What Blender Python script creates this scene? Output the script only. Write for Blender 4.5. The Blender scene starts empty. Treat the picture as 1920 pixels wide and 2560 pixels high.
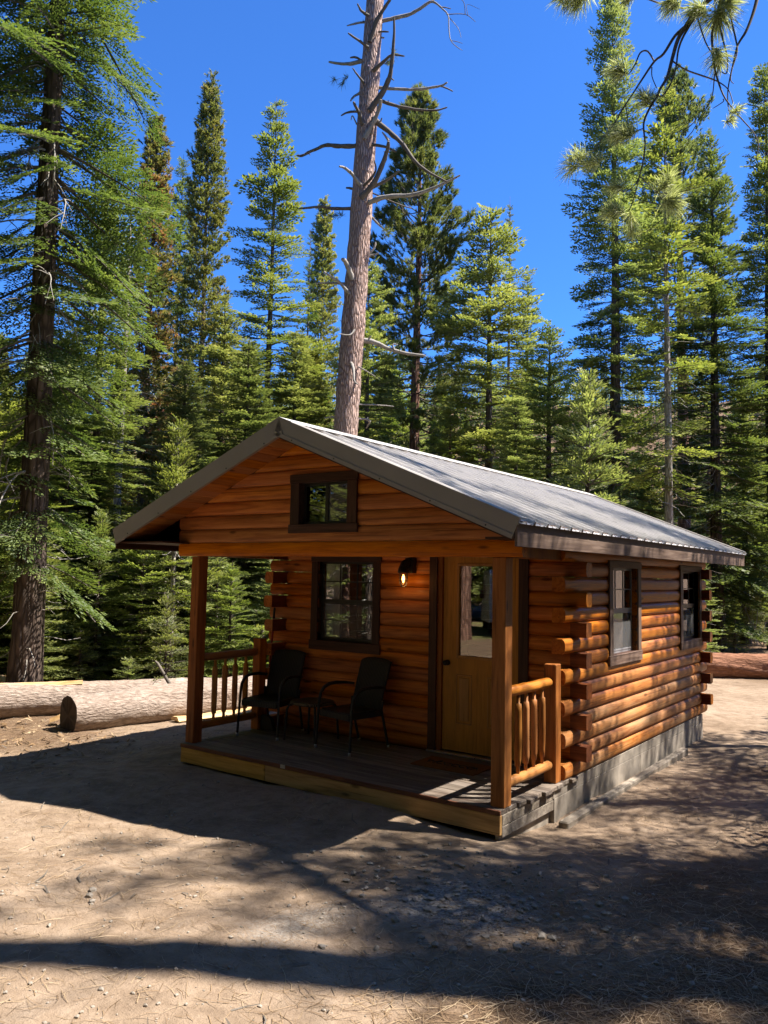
import bpy, bmesh, math, random
import numpy as np
from mathutils import Vector, Matrix

# ------------------------------------------------------------------ camera, sky, sun, exposure
S = bpy.context.scene
COL = S.collection
cam_d = bpy.data.cameras.new('camera')
cam = bpy.data.objects.new('camera', cam_d); COL.objects.link(cam)
cam_d.sensor_fit = 'HORIZONTAL'; cam_d.sensor_width = 36.0; cam_d.lens = 37.217
cam_d.clip_start = 0.05; cam_d.clip_end = 3000
_y, _p, _r = 0.6301, 0.0782, 0.0192
_f = Vector((-math.sin(_y)*math.cos(_p), math.cos(_y)*math.cos(_p), math.sin(_p)))
_rt = Vector((math.cos(_y), math.sin(_y), 0)); _up = _rt.cross(_f)
_R = _rt*math.cos(_r) + _up*math.sin(_r); _U = -_rt*math.sin(_r) + _up*math.cos(_r)
CAM = Vector((3.0203, -5.7843, 1.8504))
cam.matrix_world = Matrix(((_R.x, _U.x, -_f.x, CAM.x), (_R.y, _U.y, -_f.y, CAM.y), (_R.z, _U.z, -_f.z, CAM.z), (0, 0, 0, 1)))
S.camera = cam

SUN = Vector((0.524, 0.393, 1.0)).normalized()          # towards the sun
w = bpy.data.worlds.new('World'); S.world = w; w.use_nodes = True
wn = w.node_tree.nodes; wl = w.node_tree.links
for n in list(wn): wn.remove(n)
sky = wn.new('ShaderNodeTexSky'); sky.sky_type = 'NISHITA'; sky.sun_disc = False
sky.sun_elevation = math.asin(SUN.z); sky.sun_rotation = math.atan2(SUN.x, SUN.y)
sky.altitude = 2200; sky.air_density = 1.0; sky.dust_density = 0.15; sky.ozone_density = 4.0
bg = wn.new('ShaderNodeBackground'); bg.inputs['Strength'].default_value = 0.063
wo = wn.new('ShaderNodeOutputWorld')
tone = wn.new('ShaderNodeMix'); tone.data_type = 'RGBA'; tone.blend_type = 'MULTIPLY'; tone.inputs[0].default_value = 1.0
tone.inputs[7].default_value = (0.50, 1.02, 1.68, 1)     # deep mountain blue, the same over the whole sky
wl.new(sky.outputs[0], tone.inputs[6]); wl.new(tone.outputs[2], bg.inputs[0]); wl.new(bg.outputs[0], wo.inputs[0])
sd = bpy.data.lights.new('sun', 'SUN'); sd.energy = 4.9; sd.angle = math.radians(0.53); sd.color = (1.0, 0.93, 0.83)
so = bpy.data.objects.new('sun', sd); COL.objects.link(so)
so.rotation_euler = SUN.to_track_quat('Z', 'Y').to_euler(); so.location = SUN*80
S.view_settings.view_transform = 'Standard'; S.view_settings.look = 'None'
S.view_settings.gamma = 1.0; S.view_settings.use_curve_mapping = False
S.view_settings.exposure = 1.56
S.cycles.max_bounces = 7; S.cycles.diffuse_bounces = 4; S.cycles.glossy_bounces = 4
S.cycles.transmission_bounces = 6; S.cycles.transparent_max_bounces = 10
S.cycles.use_denoising = True
S.cycles.sample_clamp_indirect = 6.0

# ------------------------------------------------------------------ helpers
def tag(o, label=None, cat=None, group=None, kind=None):
    if label: o['label'] = label
    if cat: o['category'] = cat
    if group: o['group'] = group
    if kind: o['kind'] = kind
    return o
def empty(name, loc=(0, 0, 0), rz=0.0, label=None, cat=None, group=None):
    o = bpy.data.objects.new(name, None); COL.objects.link(o)
    o.location = loc; o.rotation_euler = (0, 0, rz); o.empty_display_size = 0.2
    return tag(o, label, cat, group)
def link(name, me, parent=None, loc=(0, 0, 0), rot=(0, 0, 0), scale=(1, 1, 1)):
    o = bpy.data.objects.new(name, me); COL.objects.link(o)
    if parent: o.parent = parent
    o.location = loc; o.rotation_euler = rot; o.scale = scale
    return o
class MB:
    """collects polygons, becomes one mesh"""
    def __init__(s): s.v = []; s.f = []; s.m = []; s.sm = []
    def add(s, vs, fs, mat=0, smooth=False):
        b = len(s.v); s.v += [tuple(p) for p in vs]
        for f in fs: s.f.append(tuple(i+b for i in f)); s.m.append(mat); s.sm.append(smooth)
    def box(s, x0, x1, y0, y1, z0, z1, mat=0, bev=0.0):
        if bev <= 0:
            vs = [(x0,y0,z0),(x1,y0,z0),(x1,y1,z0),(x0,y1,z0),(x0,y0,z1),(x1,y0,z1),(x1,y1,z1),(x0,y1,z1)]
            s.add(vs, [(0,3,2,1),(4,5,6,7),(0,1,5,4),(1,2,6,5),(2,3,7,6),(3,0,4,7)], mat)
        else:
            b = bmesh.new(); bmesh.ops.create_cube(b, size=1.0)
            for v in b.verts: v.co = Vector((x0+(v.co.x+.5)*(x1-x0), y0+(v.co.y+.5)*(y1-y0), z0+(v.co.z+.5)*(z1-z0)))
            bmesh.ops.bevel(b, geom=b.edges[:], offset=bev, segments=1, affect='EDGES')
            b.verts.index_update()
            s.add([v.co[:] for v in b.verts], [[v.index for v in f.verts] for f in b.faces], mat); b.free()
        return s
    def prism(s, poly, axis, a, b, mat=0, smooth=False, caps=True):
        """poly: 2D list (counter-clockwise), extruded along axis from a to b"""
        n = len(poly)
        def P(q, t): return {'x': (t, q[0], q[1]), 'y': (q[0], t, q[1]), 'z': (q[0], q[1], t)}[axis]
        vs = [P(q, a) for q in poly] + [P(q, b) for q in poly]
        s.add(vs, [(i, (i+1) % n, n+(i+1) % n, n+i) for i in range(n)], mat, smooth)
        if caps: s.add(vs, [tuple(range(n-1, -1, -1)), tuple(range(n, 2*n))], mat)
        return s
    def tube(s, pts, rad, k=8, mat=0, caps=True, smooth=True, jit=0.0, rng=None):
        pts = [Vector(p) for p in pts]; n = len(pts)
        if not hasattr(rad, '__len__'): rad = [rad]*n
        vs = []; t0 = (pts[1]-pts[0]).normalized()
        u = t0.orthogonal().normalized()
        for i in range(n):
            t = (pts[min(i+1, n-1)]-pts[max(i-1, 0)]).normalized()
            u = (u - t*u.dot(t)).normalized(); q = t.cross(u)
            for j in range(k):
                a = 2*math.pi*j/k; rr = rad[i]*(1+(rng.uniform(-jit, jit) if rng else 0))
                vs.append(pts[i]+(u*math.cos(a)+q*math.sin(a))*rr)
        fs = [(i*k+j, i*k+(j+1) % k, (i+1)*k+(j+1) % k, (i+1)*k+j) for i in range(n-1) for j in range(k)]
        s.add(vs, fs, mat, smooth)
        if caps: s.add(vs, [tuple(range(k-1, -1, -1)), tuple((n-1)*k+j for j in range(k))], mat)
        return s
    def lathe(s, prof, c=(0, 0, 0), k=16, mat=0, smooth=True):
        vs = []; n = len(prof)
        for r, z in prof:
            for j in range(k):
                a = 2*math.pi*j/k; vs.append((c[0]+r*math.cos(a), c[1]+r*math.sin(a), c[2]+z))
        fs = [(i*k+j, i*k+(j+1) % k, (i+1)*k+(j+1) % k, (i+1)*k+j) for i in range(n-1) for j in range(k)]
        s.add(vs, fs, mat, smooth); s.add(vs, [tuple(range(k-1, -1, -1)), tuple((n-1)*k+j for j in range(k))], mat)
        return s
    def mesh(s, name, mats):
        me = bpy.data.meshes.new(name); me.from_pydata(s.v, [], s.f)
        for m in (mats if isinstance(mats, (list, tuple)) else [mats]): me.materials.append(m)
        me.polygons.foreach_set('material_index', s.m); me.polygons.foreach_set('use_smooth', s.sm); me.update()
        return me
    def build(s, name, mats, parent=None, **k): return link(name, s.mesh(name, mats), parent, **k)

def np_mesh(name, quads, tris, mats, qm=None, tm=None, qt=None, tt=None):
    """mesh from (N,4,3) quads and (M,3,3) tris with material indices and a per-face tint"""
    nq = len(quads); nt = len(tris)
    v = np.concatenate([np.asarray(quads, np.float32).reshape(-1, 3), np.asarray(tris, np.float32).reshape(-1, 3)])
    me = bpy.data.meshes.new(name)
    me.vertices.add(len(v)); me.vertices.foreach_set('co', v.ravel())
    me.loops.add(len(v)); me.loops.foreach_set('vertex_index', np.arange(len(v), dtype=np.int32))
    me.polygons.add(nq+nt)
    ls = np.concatenate([np.arange(nq)*4, nq*4+np.arange(nt)*3]).astype(np.int32)
    me.polygons.foreach_set('loop_start', ls)
    mi = np.concatenate([np.zeros(nq) if qm is None else qm, np.zeros(nt) if tm is None else tm]).astype(np.int32)
    for m in mats: me.materials.append(m)
    me.polygons.foreach_set('material_index', mi)
    me.update(calc_edges=True)
    t = np.concatenate([np.full(nq, .5) if qt is None else qt, np.full(nt, .5) if tt is None else tt]).astype(np.float32)
    at = me.attributes.new('tint', 'FLOAT', 'FACE'); at.data.foreach_set('value', t)
    me.validate()
    return me

# ------------------------------------------------------------------ materials
class NT:
    def __init__(s, name):
        s.m = bpy.data.materials.new(name); s.m.use_nodes = True
        s.t = s.m.node_tree; s.t.nodes.clear()
        s.out = s.n('ShaderNodeOutputMaterial')
    def n(s, t, **k):
        x = s.t.nodes.new(t)
        for a, b in k.items():
            if a in ('operation', 'blend_type', 'data_type', 'feature', 'attribute_name', 'noise_dimensions', 'wave_type', 'bands_direction', 'distance'): setattr(x, a, b)
            else: s.set(x.inputs[a], b)
        return x
    def set(s, i, v):
        if isinstance(v, bpy.types.NodeSocket): s.t.links.new(v, i)
        else: i.default_value = v
    def coord(s, which='Object'): return s.n('ShaderNodeTexCoord').outputs[which]
    def scale(s, v, sc, off=None):
        m = s.n('ShaderNodeMapping', Vector=v); m.inputs['Scale'].default_value = sc
        if off is not None: s.set(m.inputs['Location'], off)
        return m.outputs[0]
    def noise(s, v, sc, det=4, rough=.55, dist=0.0):
        return s.n('ShaderNodeTexNoise', Vector=v, Scale=sc, Detail=det, Roughness=rough, Distortion=dist).outputs['Fac']
    def ramp(s, f, stops):
        r = s.n('ShaderNodeValToRGB', Fac=f); e = r.color_ramp.elements
        while len(e) < len(stops): e.new(.5)
        for i, (p, c) in enumerate(stops):
            e[i].position = p; e[i].color = (*c, 1) if len(c) == 3 else c
        return r.outputs[0]
    def fr(s, f, a, b, c=0.0, d=1.0):
        return s.n('ShaderNodeMapRange', **{'Value': f, 'From Min': a, 'From Max': b, 'To Min': c, 'To Max': d}).outputs[0]
    def mix(s, f, a, b, mode='MIX'):
        x = s.t.nodes.new('ShaderNodeMix'); x.data_type = 'RGBA'; x.blend_type = mode
        s.set(x.inputs[0], f); s.set(x.inputs[6], (*a, 1) if isinstance(a, tuple) and len(a) == 3 else a)
        s.set(x.inputs[7], (*b, 1) if isinstance(b, tuple) and len(b) == 3 else b)
        return x.outputs[2]
    def math(s, op, a, b=0.0):
        x = s.t.nodes.new('ShaderNodeMath'); x.operation = op; s.set(x.inputs[0], a); s.set(x.inputs[1], b); return x.outputs[0]
    def bump(s, h, st=.3, d=.01):
        return s.n('ShaderNodeBump', Strength=st, Distance=d, Height=h).outputs[0]
    def bsdf(s, col, rough=.6, normal=None, metal=0.0, spec=.5, **k):
        b = s.n('ShaderNodeBsdfPrincipled')
        s.set(b.inputs['Base Color'], (*col, 1) if isinstance(col, tuple) and len(col) == 3 else col)
        s.set(b.inputs['Roughness'], rough); s.set(b.inputs['Metallic'], metal); s.set(b.inputs['Specular IOR Level'], spec)
        if normal is not None: s.set(b.inputs['Normal'], normal)
        for a, v in k.items(): s.set(b.inputs[a.replace('_', ' ')], v)
        return b.outputs[0]
    def done(s, sh): s.t.links.new(sh, s.out.inputs[0]); return s.m

def objrand(t): return t.n('ShaderNodeObjectInfo').outputs['Random']
def wood(name, lo, mid, hi, rough=.5, axis=0, knots=True, grain=1.0, spec=.5, wear=None, wear_amt=.5):
    """grain runs along the chosen local axis; every object gets its own grain offset and tone"""
    t = NT(name); c = t.coord('Object'); r = objrand(t)
    off = t.n('ShaderNodeCombineXYZ', X=t.math('MULTIPLY', r, 37.0), Y=t.math('MULTIPLY', r, 71.0), Z=t.math('MULTIPLY', r, 13.0)).outputs[0]
    sc = [14*grain]*3; sc[axis] = .9*grain
    v = t.scale(c, sc, off)
    g = t.noise(v, 1.0, 6, .6, 1.2)
    fine = t.noise(t.scale(c, [q*5 for q in sc], off), 1.0, 3, .6)
    f = t.math('ADD', t.math('MULTIPLY', g, .75), t.math('MULTIPLY', fine, .25))
    KW = .90
    lo = tuple(x*KW*.78 for x in lo); mid = tuple(x*KW for x in mid); hi = tuple(x*KW*1.12 for x in hi)
    if wear: wear = tuple(x*.78 for x in wear)
    col = t.ramp(f, [(.33, lo), (.47, mid), (.64, hi)])
    blot = t.noise(t.scale(c, [3.2 if i != axis else .8 for i in range(3)], off), 1.0, 4, .6)
    col = t.mix(t.fr(blot, .52, .74, 0, .32), col, tuple(x*.66 for x in mid))
    ck = t.noise(t.scale(c, [60.0 if i != axis else .7 for i in range(3)], off), 1.0, 2, .5)
    col = t.mix(t.fr(ck, .66, .72, 0, .55), col, tuple(x*.35 for x in lo))
    if knots:
        ks = [9.0]*3; ks[axis] = 2.6
        vo = t.n('ShaderNodeTexVoronoi', Vector=t.scale(c, ks, off), Scale=1.0).outputs['Distance']
        big = t.noise(t.scale(c, [1.3]*3, off), 1.0, 1)
        k = t.math('MULTIPLY', t.fr(vo, .19, .09), t.fr(big, .46, .54))
        col = t.mix(t.math('MULTIPLY', k, .75), col, tuple(x*.3 for x in lo))
    hsv = t.n('ShaderNodeHueSaturation', Color=col, Hue=t.fr(r, 0, 1, .4955, .5035), Value=t.fr(t.math('FRACT', t.math('MULTIPLY', r, 7.3)), 0, 1, .82, 1.14), Saturation=t.fr(t.math('FRACT', t.math('MULTIPLY', r, 3.7)), 0, 1, .9, 1.06)).outputs[0]
    if wear:
        ws = [5.0]*3; ws[axis] = .8
        wf = t.fr(t.noise(t.scale(c, ws, off), 1.0, 5, .65), .62-wear_amt*.35, .8-wear_amt*.25)
        hsv = t.mix(wf, hsv, wear)
    return t.done(t.bsdf(hsv, t.fr(g, .3, .7, rough-.08, rough+.1), t.bump(t.math('SUBTRACT', f, t.fr(ck, .62, .72, 0, .5)), .35, .008), spec=spec*.4))

M = {}
M['log'] = wood('log_stain', (.27, .068, .008), (.475, .138, .014), (.59, .205, .025), .42, spec=.4)
M['log_stub'] = wood('log_stub_dark_red', (.13, .035, .009), (.20, .058, .013), (.28, .085, .02), .5)  # darker and redder than the wall logs, for the lower right stub ends
M['log_worn'] = wood('log_stain_worn', (.30, .10, .018), (.48, .175, .035), (.58, .25, .065), .55, wear=(.56, .33, .17), wear_amt=.4, spec=.4)
M['log_red'] = wood('log_inner_red', (.10, .018, .008), (.15, .028, .011), (.2, .045, .016), .5, knots=False)
M['log_end'] = wood('log_cut_end', (.36, .18, .06), (.5, .28, .11), (.58, .36, .16), .6, axis=2, knots=False)
M['soffit'] = wood('soffit_pine', (.3, .09, .012), (.42, .135, .02), (.5, .19, .032), .4, axis=0)
M['post'] = wood('post_stain', (.20, .06, .011), (.33, .104, .019), (.41, .145, .03), .5, axis=2)
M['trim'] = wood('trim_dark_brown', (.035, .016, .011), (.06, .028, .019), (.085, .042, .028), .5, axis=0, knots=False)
M['trimv'] = wood('trim_dark_brown_upright', (.035, .016, .011), (.06, .028, .019), (.085, .042, .028), .5, axis=2, knots=False)
M['eave'] = wood('eave_weathered_sunlit', (.10, .06, .043), (.165, .105, .078), (.235, .16, .12), .6, axis=0, knots=False, wear=(.10, .065, .05), wear_amt=.35)  # weathered brown, made paler than the porch trim: sunlight put into the colour
M['eavev'] = wood('trim_weathered_sunlit_upright', (.10, .06, .043), (.165, .105, .078), (.235, .16, .12), .6, axis=2, knots=False, wear=(.10, .065, .05), wear_amt=.3)  # upright grain of the weathered trim, with the same sun paling in its colour
M['deck'] = wood('deck_grey', (.09, .068, .052), (.17, .135, .108), (.26, .215, .175), .7, axis=0, knots=False, wear=(.09, .06, .045), wear_amt=.35)
M['deckred'] = wood('deck_edge_stain', (.09, .035, .018), (.14, .055, .028), (.2, .085, .045), .65, axis=0, knots=False)
M['fascia'] = wood('fascia_new_pine', (.38, .19, .05), (.52, .285, .08), (.6, .35, .11), .6, axis=0)
M['grey_board'] = wood('grey_weathered_board', (.18, .145, .112), (.28, .235, .185), (.37, .315, .255), .8, axis=0, knots=False, wear=(.13, .1, .08), wear_amt=.4)
M['spindle'] = wood('peeled_pole_stain', (.30, .105, .02), (.44, .17, .036), (.52, .235, .06), .45, axis=2)
M['rail'] = wood('rail_pole_stain', (.27, .09, .018), (.42, .155, .032), (.5, .21, .055), .45, axis=0)
M['door'] = wood('door_paint_tan', (.40, .20, .046), (.44, .22, .052), (.48, .245, .06), .5, axis=2, knots=False, grain=2)

def plain(name, col, rough=.5, metal=0.0, var=.12, sc=8.0, bump=0.1, spec=.5):
    col = tuple(x*.78 for x in col)
    t = NT(name); c = t.coord('Object'); n = t.noise(c, sc, 5, .6)
    cc = t.ramp(n, [(.3, tuple(x*(1-var) for x in col)), (.7, tuple(min(1, x*(1+var)) for x in col))])
    return t.done(t.bsdf(cc, t.fr(n, .3, .7, max(.05, rough-.08), rough+.08), t.bump(n, bump, .004), metal, spec))
M['roof'] = plain('roof_painted_steel', (.86, .83, .81), .30, .12, .08, 3.0, .05)
M['rake'] = plain('rake_painted_steel', (.36, .33, .30), .45, .15, .06, 2.0, .03)
M['frame'] = plain('window_frame_dark', (.018, .015, .014), .4)
M['frame_grey'] = plain('window_frame_grey', (.30, .29, .31), .45)
M['black'] = plain('lamp_black_iron', (.012, .011, .011), .45)
M['steel'] = plain('brushed_steel', (.62, .62, .62), .35, .9)
M['concrete'] = plain('foundation_concrete', (.34, .29, .235), .85, 0, .38, 4.0, .4)
M['red_pole'] = plain('broom_red', (.3, .02, .02), .4)
M['bristle'] = plain('broom_bristle', (.04, .035, .03), .8)
M['curtain'] = plain('curtain_cloth', (.98, .96, .92), .9)
M['inside'] = wood('interior_pine', (.3, .18, .08), (.42, .26, .12), (.5, .33, .17), .6, axis=0)
M['chip'] = plain('bare_wood_chip', (.62, .55, .46), .8)
M['white_paint'] = plain('van_white', (.75, .76, .78), .25)
M['rubber'] = plain('tyre_rubber', (.02, .02, .02), .8)
M['stone'] = plain('pebble_stone', (.33, .285, .235), .85, 0, .35, 3.0, .3)

def mat_wicker():
    t = NT('black_wicker'); c = t.coord('Object')
    w1 = t.n('ShaderNodeTexWave', Vector=c, Scale=26.0, bands_direction='Z', Distortion=.6).outputs['Fac']
    w2 = t.n('ShaderNodeTexWave', Vector=c, Scale=14.0, bands_direction='X', Distortion=.4).outputs['Fac']
    h = t.math('MULTIPLY', w1, w2)
    col = t.ramp(h, [(.1, (.006, .006, .007)), (.7, (.03, .027, .027))])
    return t.done(t.bsdf(col, .45, t.bump(h, .8, .006)))
M['wicker'] = mat_wicker()
def mat_wicker_brown():
    t = NT('brown_wicker'); c = t.coord('Object')
    w1 = t.n('ShaderNodeTexWave', Vector=c, Scale=18.0, bands_direction='Y', Distortion=1.2).outputs['Fac']
    w2 = t.n('ShaderNodeTexWave', Vector=c, Scale=18.0, bands_direction='X', Distortion=1.2).outputs['Fac']
    h = t.math('MULTIPLY', w1, w2)
    col = t.ramp(h, [(.05, (.015, .01, .007)), (.5, (.13, .09, .05)), (.9, (.2, .15, .09))])
    return t.done(t.bsdf(col, .5, t.bump(h, .9, .006)))
M['wicker_brown'] = mat_wicker_brown()
def mat_coir():
    t = NT('coir_mat'); c = t.coord('Object'); n = t.noise(c, 160.0, 3, .7); b = t.noise(c, 6.0, 3)
    col = t.mix(b, t.ramp(n, [(.3, (.10, .04, .012)), (.7, (.34, .15, .05))]), (.16, .065, .02))
    return t.done(t.bsdf(col, .95, t.bump(n, .8, .008), spec=.1))
M['coir'] = mat_coir()
M['coir_dark'] = plain('coir_print_black', (.02, .014, .01), .95)
def mat_glass():
    t = NT('window_glass')
    fz = t.n('ShaderNodeFresnel', IOR=1.52).outputs[0]
    f2 = t.fr(fz, 0, 1, .045, 1.0)
    wv = t.noise(t.coord('Object'), 2.2, 2)
    gl = t.n('ShaderNodeBsdfGlossy', Roughness=.01, Normal=t.bump(wv, .03, .01))
    gl.inputs['Color'].default_value = (.95, .97, 1, 1)
    tr = t.n('ShaderNodeBsdfTransparent'); tr.inputs['Color'].default_value = (.965, .98, .97, 1)
    mx = t.n('ShaderNodeMixShader', Fac=t.math('MULTIPLY', f2, 1.7)); t.t.links.new(tr.outputs[0], mx.inputs[1]); t.t.links.new(gl.outputs[0], mx.inputs[2])
    return t.done(mx.outputs[0])
M['glass'] = mat_glass()
def mat_screen():
    t = NT('insect_screen')
    df = t.n('ShaderNodeBsdfDiffuse'); df.inputs['Color'].default_value = (.36, .36, .37, 1)
    tr = t.n('ShaderNodeBsdfTransparent'); tr.inputs['Color'].default_value = (.94, .94, .94, 1)
    mx = t.n('ShaderNodeMixShader', Fac=.13); t.t.links.new(tr.outputs[0], mx.inputs[1]); t.t.links.new(df.outputs[0], mx.inputs[2])
    return t.done(mx.outputs[0])
M['screen'] = mat_screen()
def mat_emit(name, col, st):
    t = NT(name); e = t.n('ShaderNodeEmission', Strength=st); e.inputs['Color'].default_value = (*col, 1); return t.done(e.outputs[0])
M['filament'] = mat_emit('bulb_glow', (1.0, .5, .12), 5.0)
M['tail'] = plain('headlamp_glass', (.5, .5, .52), .1)

def mat_bark(name, lo, hi, sc=1.0, depth=.8, lit=None, lichen=None, zs=2.0, vw=1.0):
    t = NT(name); c = t.coord('Object'); r = objrand(t)
    off = t.n('ShaderNodeCombineXYZ', X=t.math('MULTIPLY', r, 31.0), Y=t.math('MULTIPLY', r, 17.0), Z=t.math('MULTIPLY', r, 53.0)).outputs[0]
    v = t.scale(c, (11*sc, 11*sc, zs*sc), off)
    vo = t.n('ShaderNodeTexVoronoi', Vector=t.mix(.12+(1-vw)*.9, v, t.n('ShaderNodeTexNoise', Vector=v, Scale=1.3, Detail=4.0).outputs['Color'], 'ADD'), Scale=1.0, feature='DISTANCE_TO_EDGE').outputs['Distance']
    n = t.noise(v, 2.2, 6, .65); b = t.noise(t.scale(c, (1.3, 1.3, .6), off), 1.0, 3)
    h = t.math('ADD', t.math('MULTIPLY', t.fr(vo, 0, .28), vw), t.math('MULTIPLY', n, .5+(1-vw)*1.0))
    col = t.ramp(h, [(.15, tuple(x*.35 for x in lo)), (.5, lo), (1.15, hi)])
    col = t.mix(t.fr(b, .35, .7, 0, .5), col, lit or hi)  # blotches of a second bark tone, spread by noise
    if lichen: col = t.mix(t.fr(t.noise(c, 3.0, 5), .62, .7, 0, .8), col, lichen)
    return t.done(t.bsdf(col, .9, t.bump(h, depth, .03), spec=.2))
M['bark_fir'] = mat_bark('bark_fir_grey_brown', (.09, .07, .058), (.21, .17, .145), 1.3)
M['bark_dark'] = mat_bark('bark_fir_dark', (.05, .036, .028), (.12, .088, .07), 1.0)
M['bark_red'] = mat_bark('bark_pine_red_brown', (.10, .05, .033), (.24, .13, .09), .9)
M['bark_snag'] = mat_bark('bark_snag_pinkish', (.30, .19, .15), (.55, .40, .34), 2.2, 1.0)
M['bark_pale'] = mat_bark('bark_pale_grey', (.22, .19, .165), (.42, .38, .34), 1.6, .5)
M['bark_log'] = mat_bark('bark_fallen_log', (.20, .155, .125), (.40, .33, .28), 1.5, .9, lit=(.30, .21, .155), lichen=(.46, .40, .34), zs=4.0, vw=.3)
M['bark_redlog'] = mat_bark('bark_fallen_red', (.13, .055, .03), (.30, .145, .085), .9, 1.0, zs=3.5, vw=.4)
M['bark_redlog'] = M['bark_redlog']
M['dead'] = plain('dead_branch_grey', (.36, .33, .29), .85, 0, .3, 6.0, .3)
M['dead_dark'] = plain('dead_branch_brown', (.15, .125, .10), .85, 0, .35, 6.0, .3)
M['twig'] = plain('twig_brown', (.15, .12, .10), .8, 0, .3, 6.0, .2)
M['split'] = wood('split_sapwood', (.40, .2, .07), (.56, .34, .15), (.64, .46, .27), .7, axis=0, knots=False)
M['log_cut_dark'] = plain('log_cut_dark', (.07, .045, .03), .9, 0, .4, 9.0, .5)

def mat_leaf(name, stops, trans=.32, tcol=(1.12, 1.18, .6)):
    t = NT(name)
    a = t.n('ShaderNodeAttribute', attribute_name='tint').outputs['Fac']
    r = objrand(t)
    cl = t.noise(t.coord('Object'), 1.1, 3, .6)
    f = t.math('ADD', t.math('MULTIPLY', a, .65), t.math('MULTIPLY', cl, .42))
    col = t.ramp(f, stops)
    col = t.n('ShaderNodeHueSaturation', Color=col, Hue=t.fr(r, 0, 1, .485, .51), Saturation=t.fr(t.math('FRACT', t.math('MULTIPLY', r, 5.1)), 0, 1, .82, 1.05), Value=t.fr(t.math('FRACT', t.math('MULTIPLY', r, 9.7)), 0, 1, .8, 1.15)).outputs[0]
    p = t.bsdf(col, .5, spec=.3)
    tl = t.n('ShaderNodeBsdfTranslucent', Color=t.mix(1.0, col, tcol, 'MULTIPLY'))
    mx = t.n('ShaderNodeMixShader', Fac=trans); t.t.links.new(p, mx.inputs[1]); t.t.links.new(tl.outputs[0], mx.inputs[2])
    return t.done(mx.outputs[0])
M['fir'] = mat_leaf('needles_fir', [(.10, (.052, .088, .03)), (.34, (.14, .185, .05)), (.6, (.25, .285, .078)), (.92, (.38, .385, .135))], trans=.46)
M['fir_dark'] = mat_leaf('needles_fir_dark', [(.10, (.042, .07, .028)), (.40, (.105, .145, .044)), (.7, (.185, .225, .062)), (.95, (.30, .32, .10))], trans=.45)
M['lodge'] = mat_leaf('needles_lodgepole', [(.12, (.11, .14, .032)), (.40, (.23, .26, .055)), (.66, (.34, .335, .08)), (.85, (.43, .35, .09)), (.97, (.46, .24, .07))], trans=.5, tcol=(1.05, 1.15, .55))
M['lodge_rust'] = mat_leaf('needles_lodgepole_rusty', [(.12, (.11, .14, .034)), (.42, (.23, .25, .06)), (.62, (.34, .31, .085)), (.76, (.46, .29, .09)), (.88, (.60, .22, .07))], trans=.5, tcol=(1.05, 1.1, .55))
M['pine'] = mat_leaf('needles_pine', [(.12, (.075, .105, .034)), (.45, (.17, .20, .06)), (.75, (.27, .28, .09)), (.95, (.37, .33, .11))], trans=.5, tcol=(1.05, 1.15, .55))
M['pine_near'] = mat_leaf('needles_pine_near', [(.15, (.24, .26, .14)), (.5, (.42, .44, .26)), (.9, (.62, .62, .46))], trans=.55)
M['fir_near'] = mat_leaf('needles_fir_near', [(.10, (.04, .07, .028)), (.40, (.10, .145, .045)), (.68, (.18, .225, .066)), (.95, (.30, .325, .11))], trans=.42)
M['grass'] = mat_leaf('grass_blades', [(.1, (.07, .1, .025)), (.6, (.17, .2, .05)), (.95, (.3, .26, .1))])
M['duff'] = mat_leaf('dry_needles', [(.1, (.11, .06, .03)), (.5, (.24, .15, .085)), (.95, (.42, .31, .2))], trans=.1, tcol=(1, 1, 1))
# ------------------------------------------------------------------ ground
RNG = np.random.default_rng(11)
GP = np.array([(-3.8,0,-.17),(-2,-.1,-.17),(0,-.1,-.19),(.1,.9,-.33),(.2,3,-.33),(.1,6,-.33),(-5.5,0,-.34),(-7,1,-.36),(-9,2,-.4),(-6,4,-.36),
   (3,-5.8,.10),(-1,-4,-.05),(1.5,-2,-.15),(2.5,2,-.25),(3,8,-.33),(-4,-3,-.26),(-7,-2,-.38),(-1,14,-.36),(-4,10,-.36),(8,0,-.1),(8,10,-.3),(-12,-4,-.4),(-3,-12,0),(6,-12,.15)])
def vnoise(x, y, seed=0):
    """smooth value noise on a lattice"""
    xi = np.floor(x).astype(np.int64); yi = np.floor(y).astype(np.int64); fx = x-xi; fy = y-yi
    fx = fx*fx*(3-2*fx); fy = fy*fy*(3-2*fy)
    def h(a, b):
        n = (a*374761393+b*668265263+seed*974634777) & 0x7fffffff
        n = ((n ^ (n >> 13))*1274126177) & 0x7fffffff
        return ((n ^ (n >> 16)) & 0xffff)/65535.0
    return (h(xi, yi)*(1-fx)+h(xi+1, yi)*fx)*(1-fy)+(h(xi, yi+1)*(1-fx)+h(xi+1, yi+1)*fx)*fy
def sstep(a, b, x):
    t = np.clip((x-a)/(b-a), 0, 1); return t*t*(3-2*t)
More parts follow.
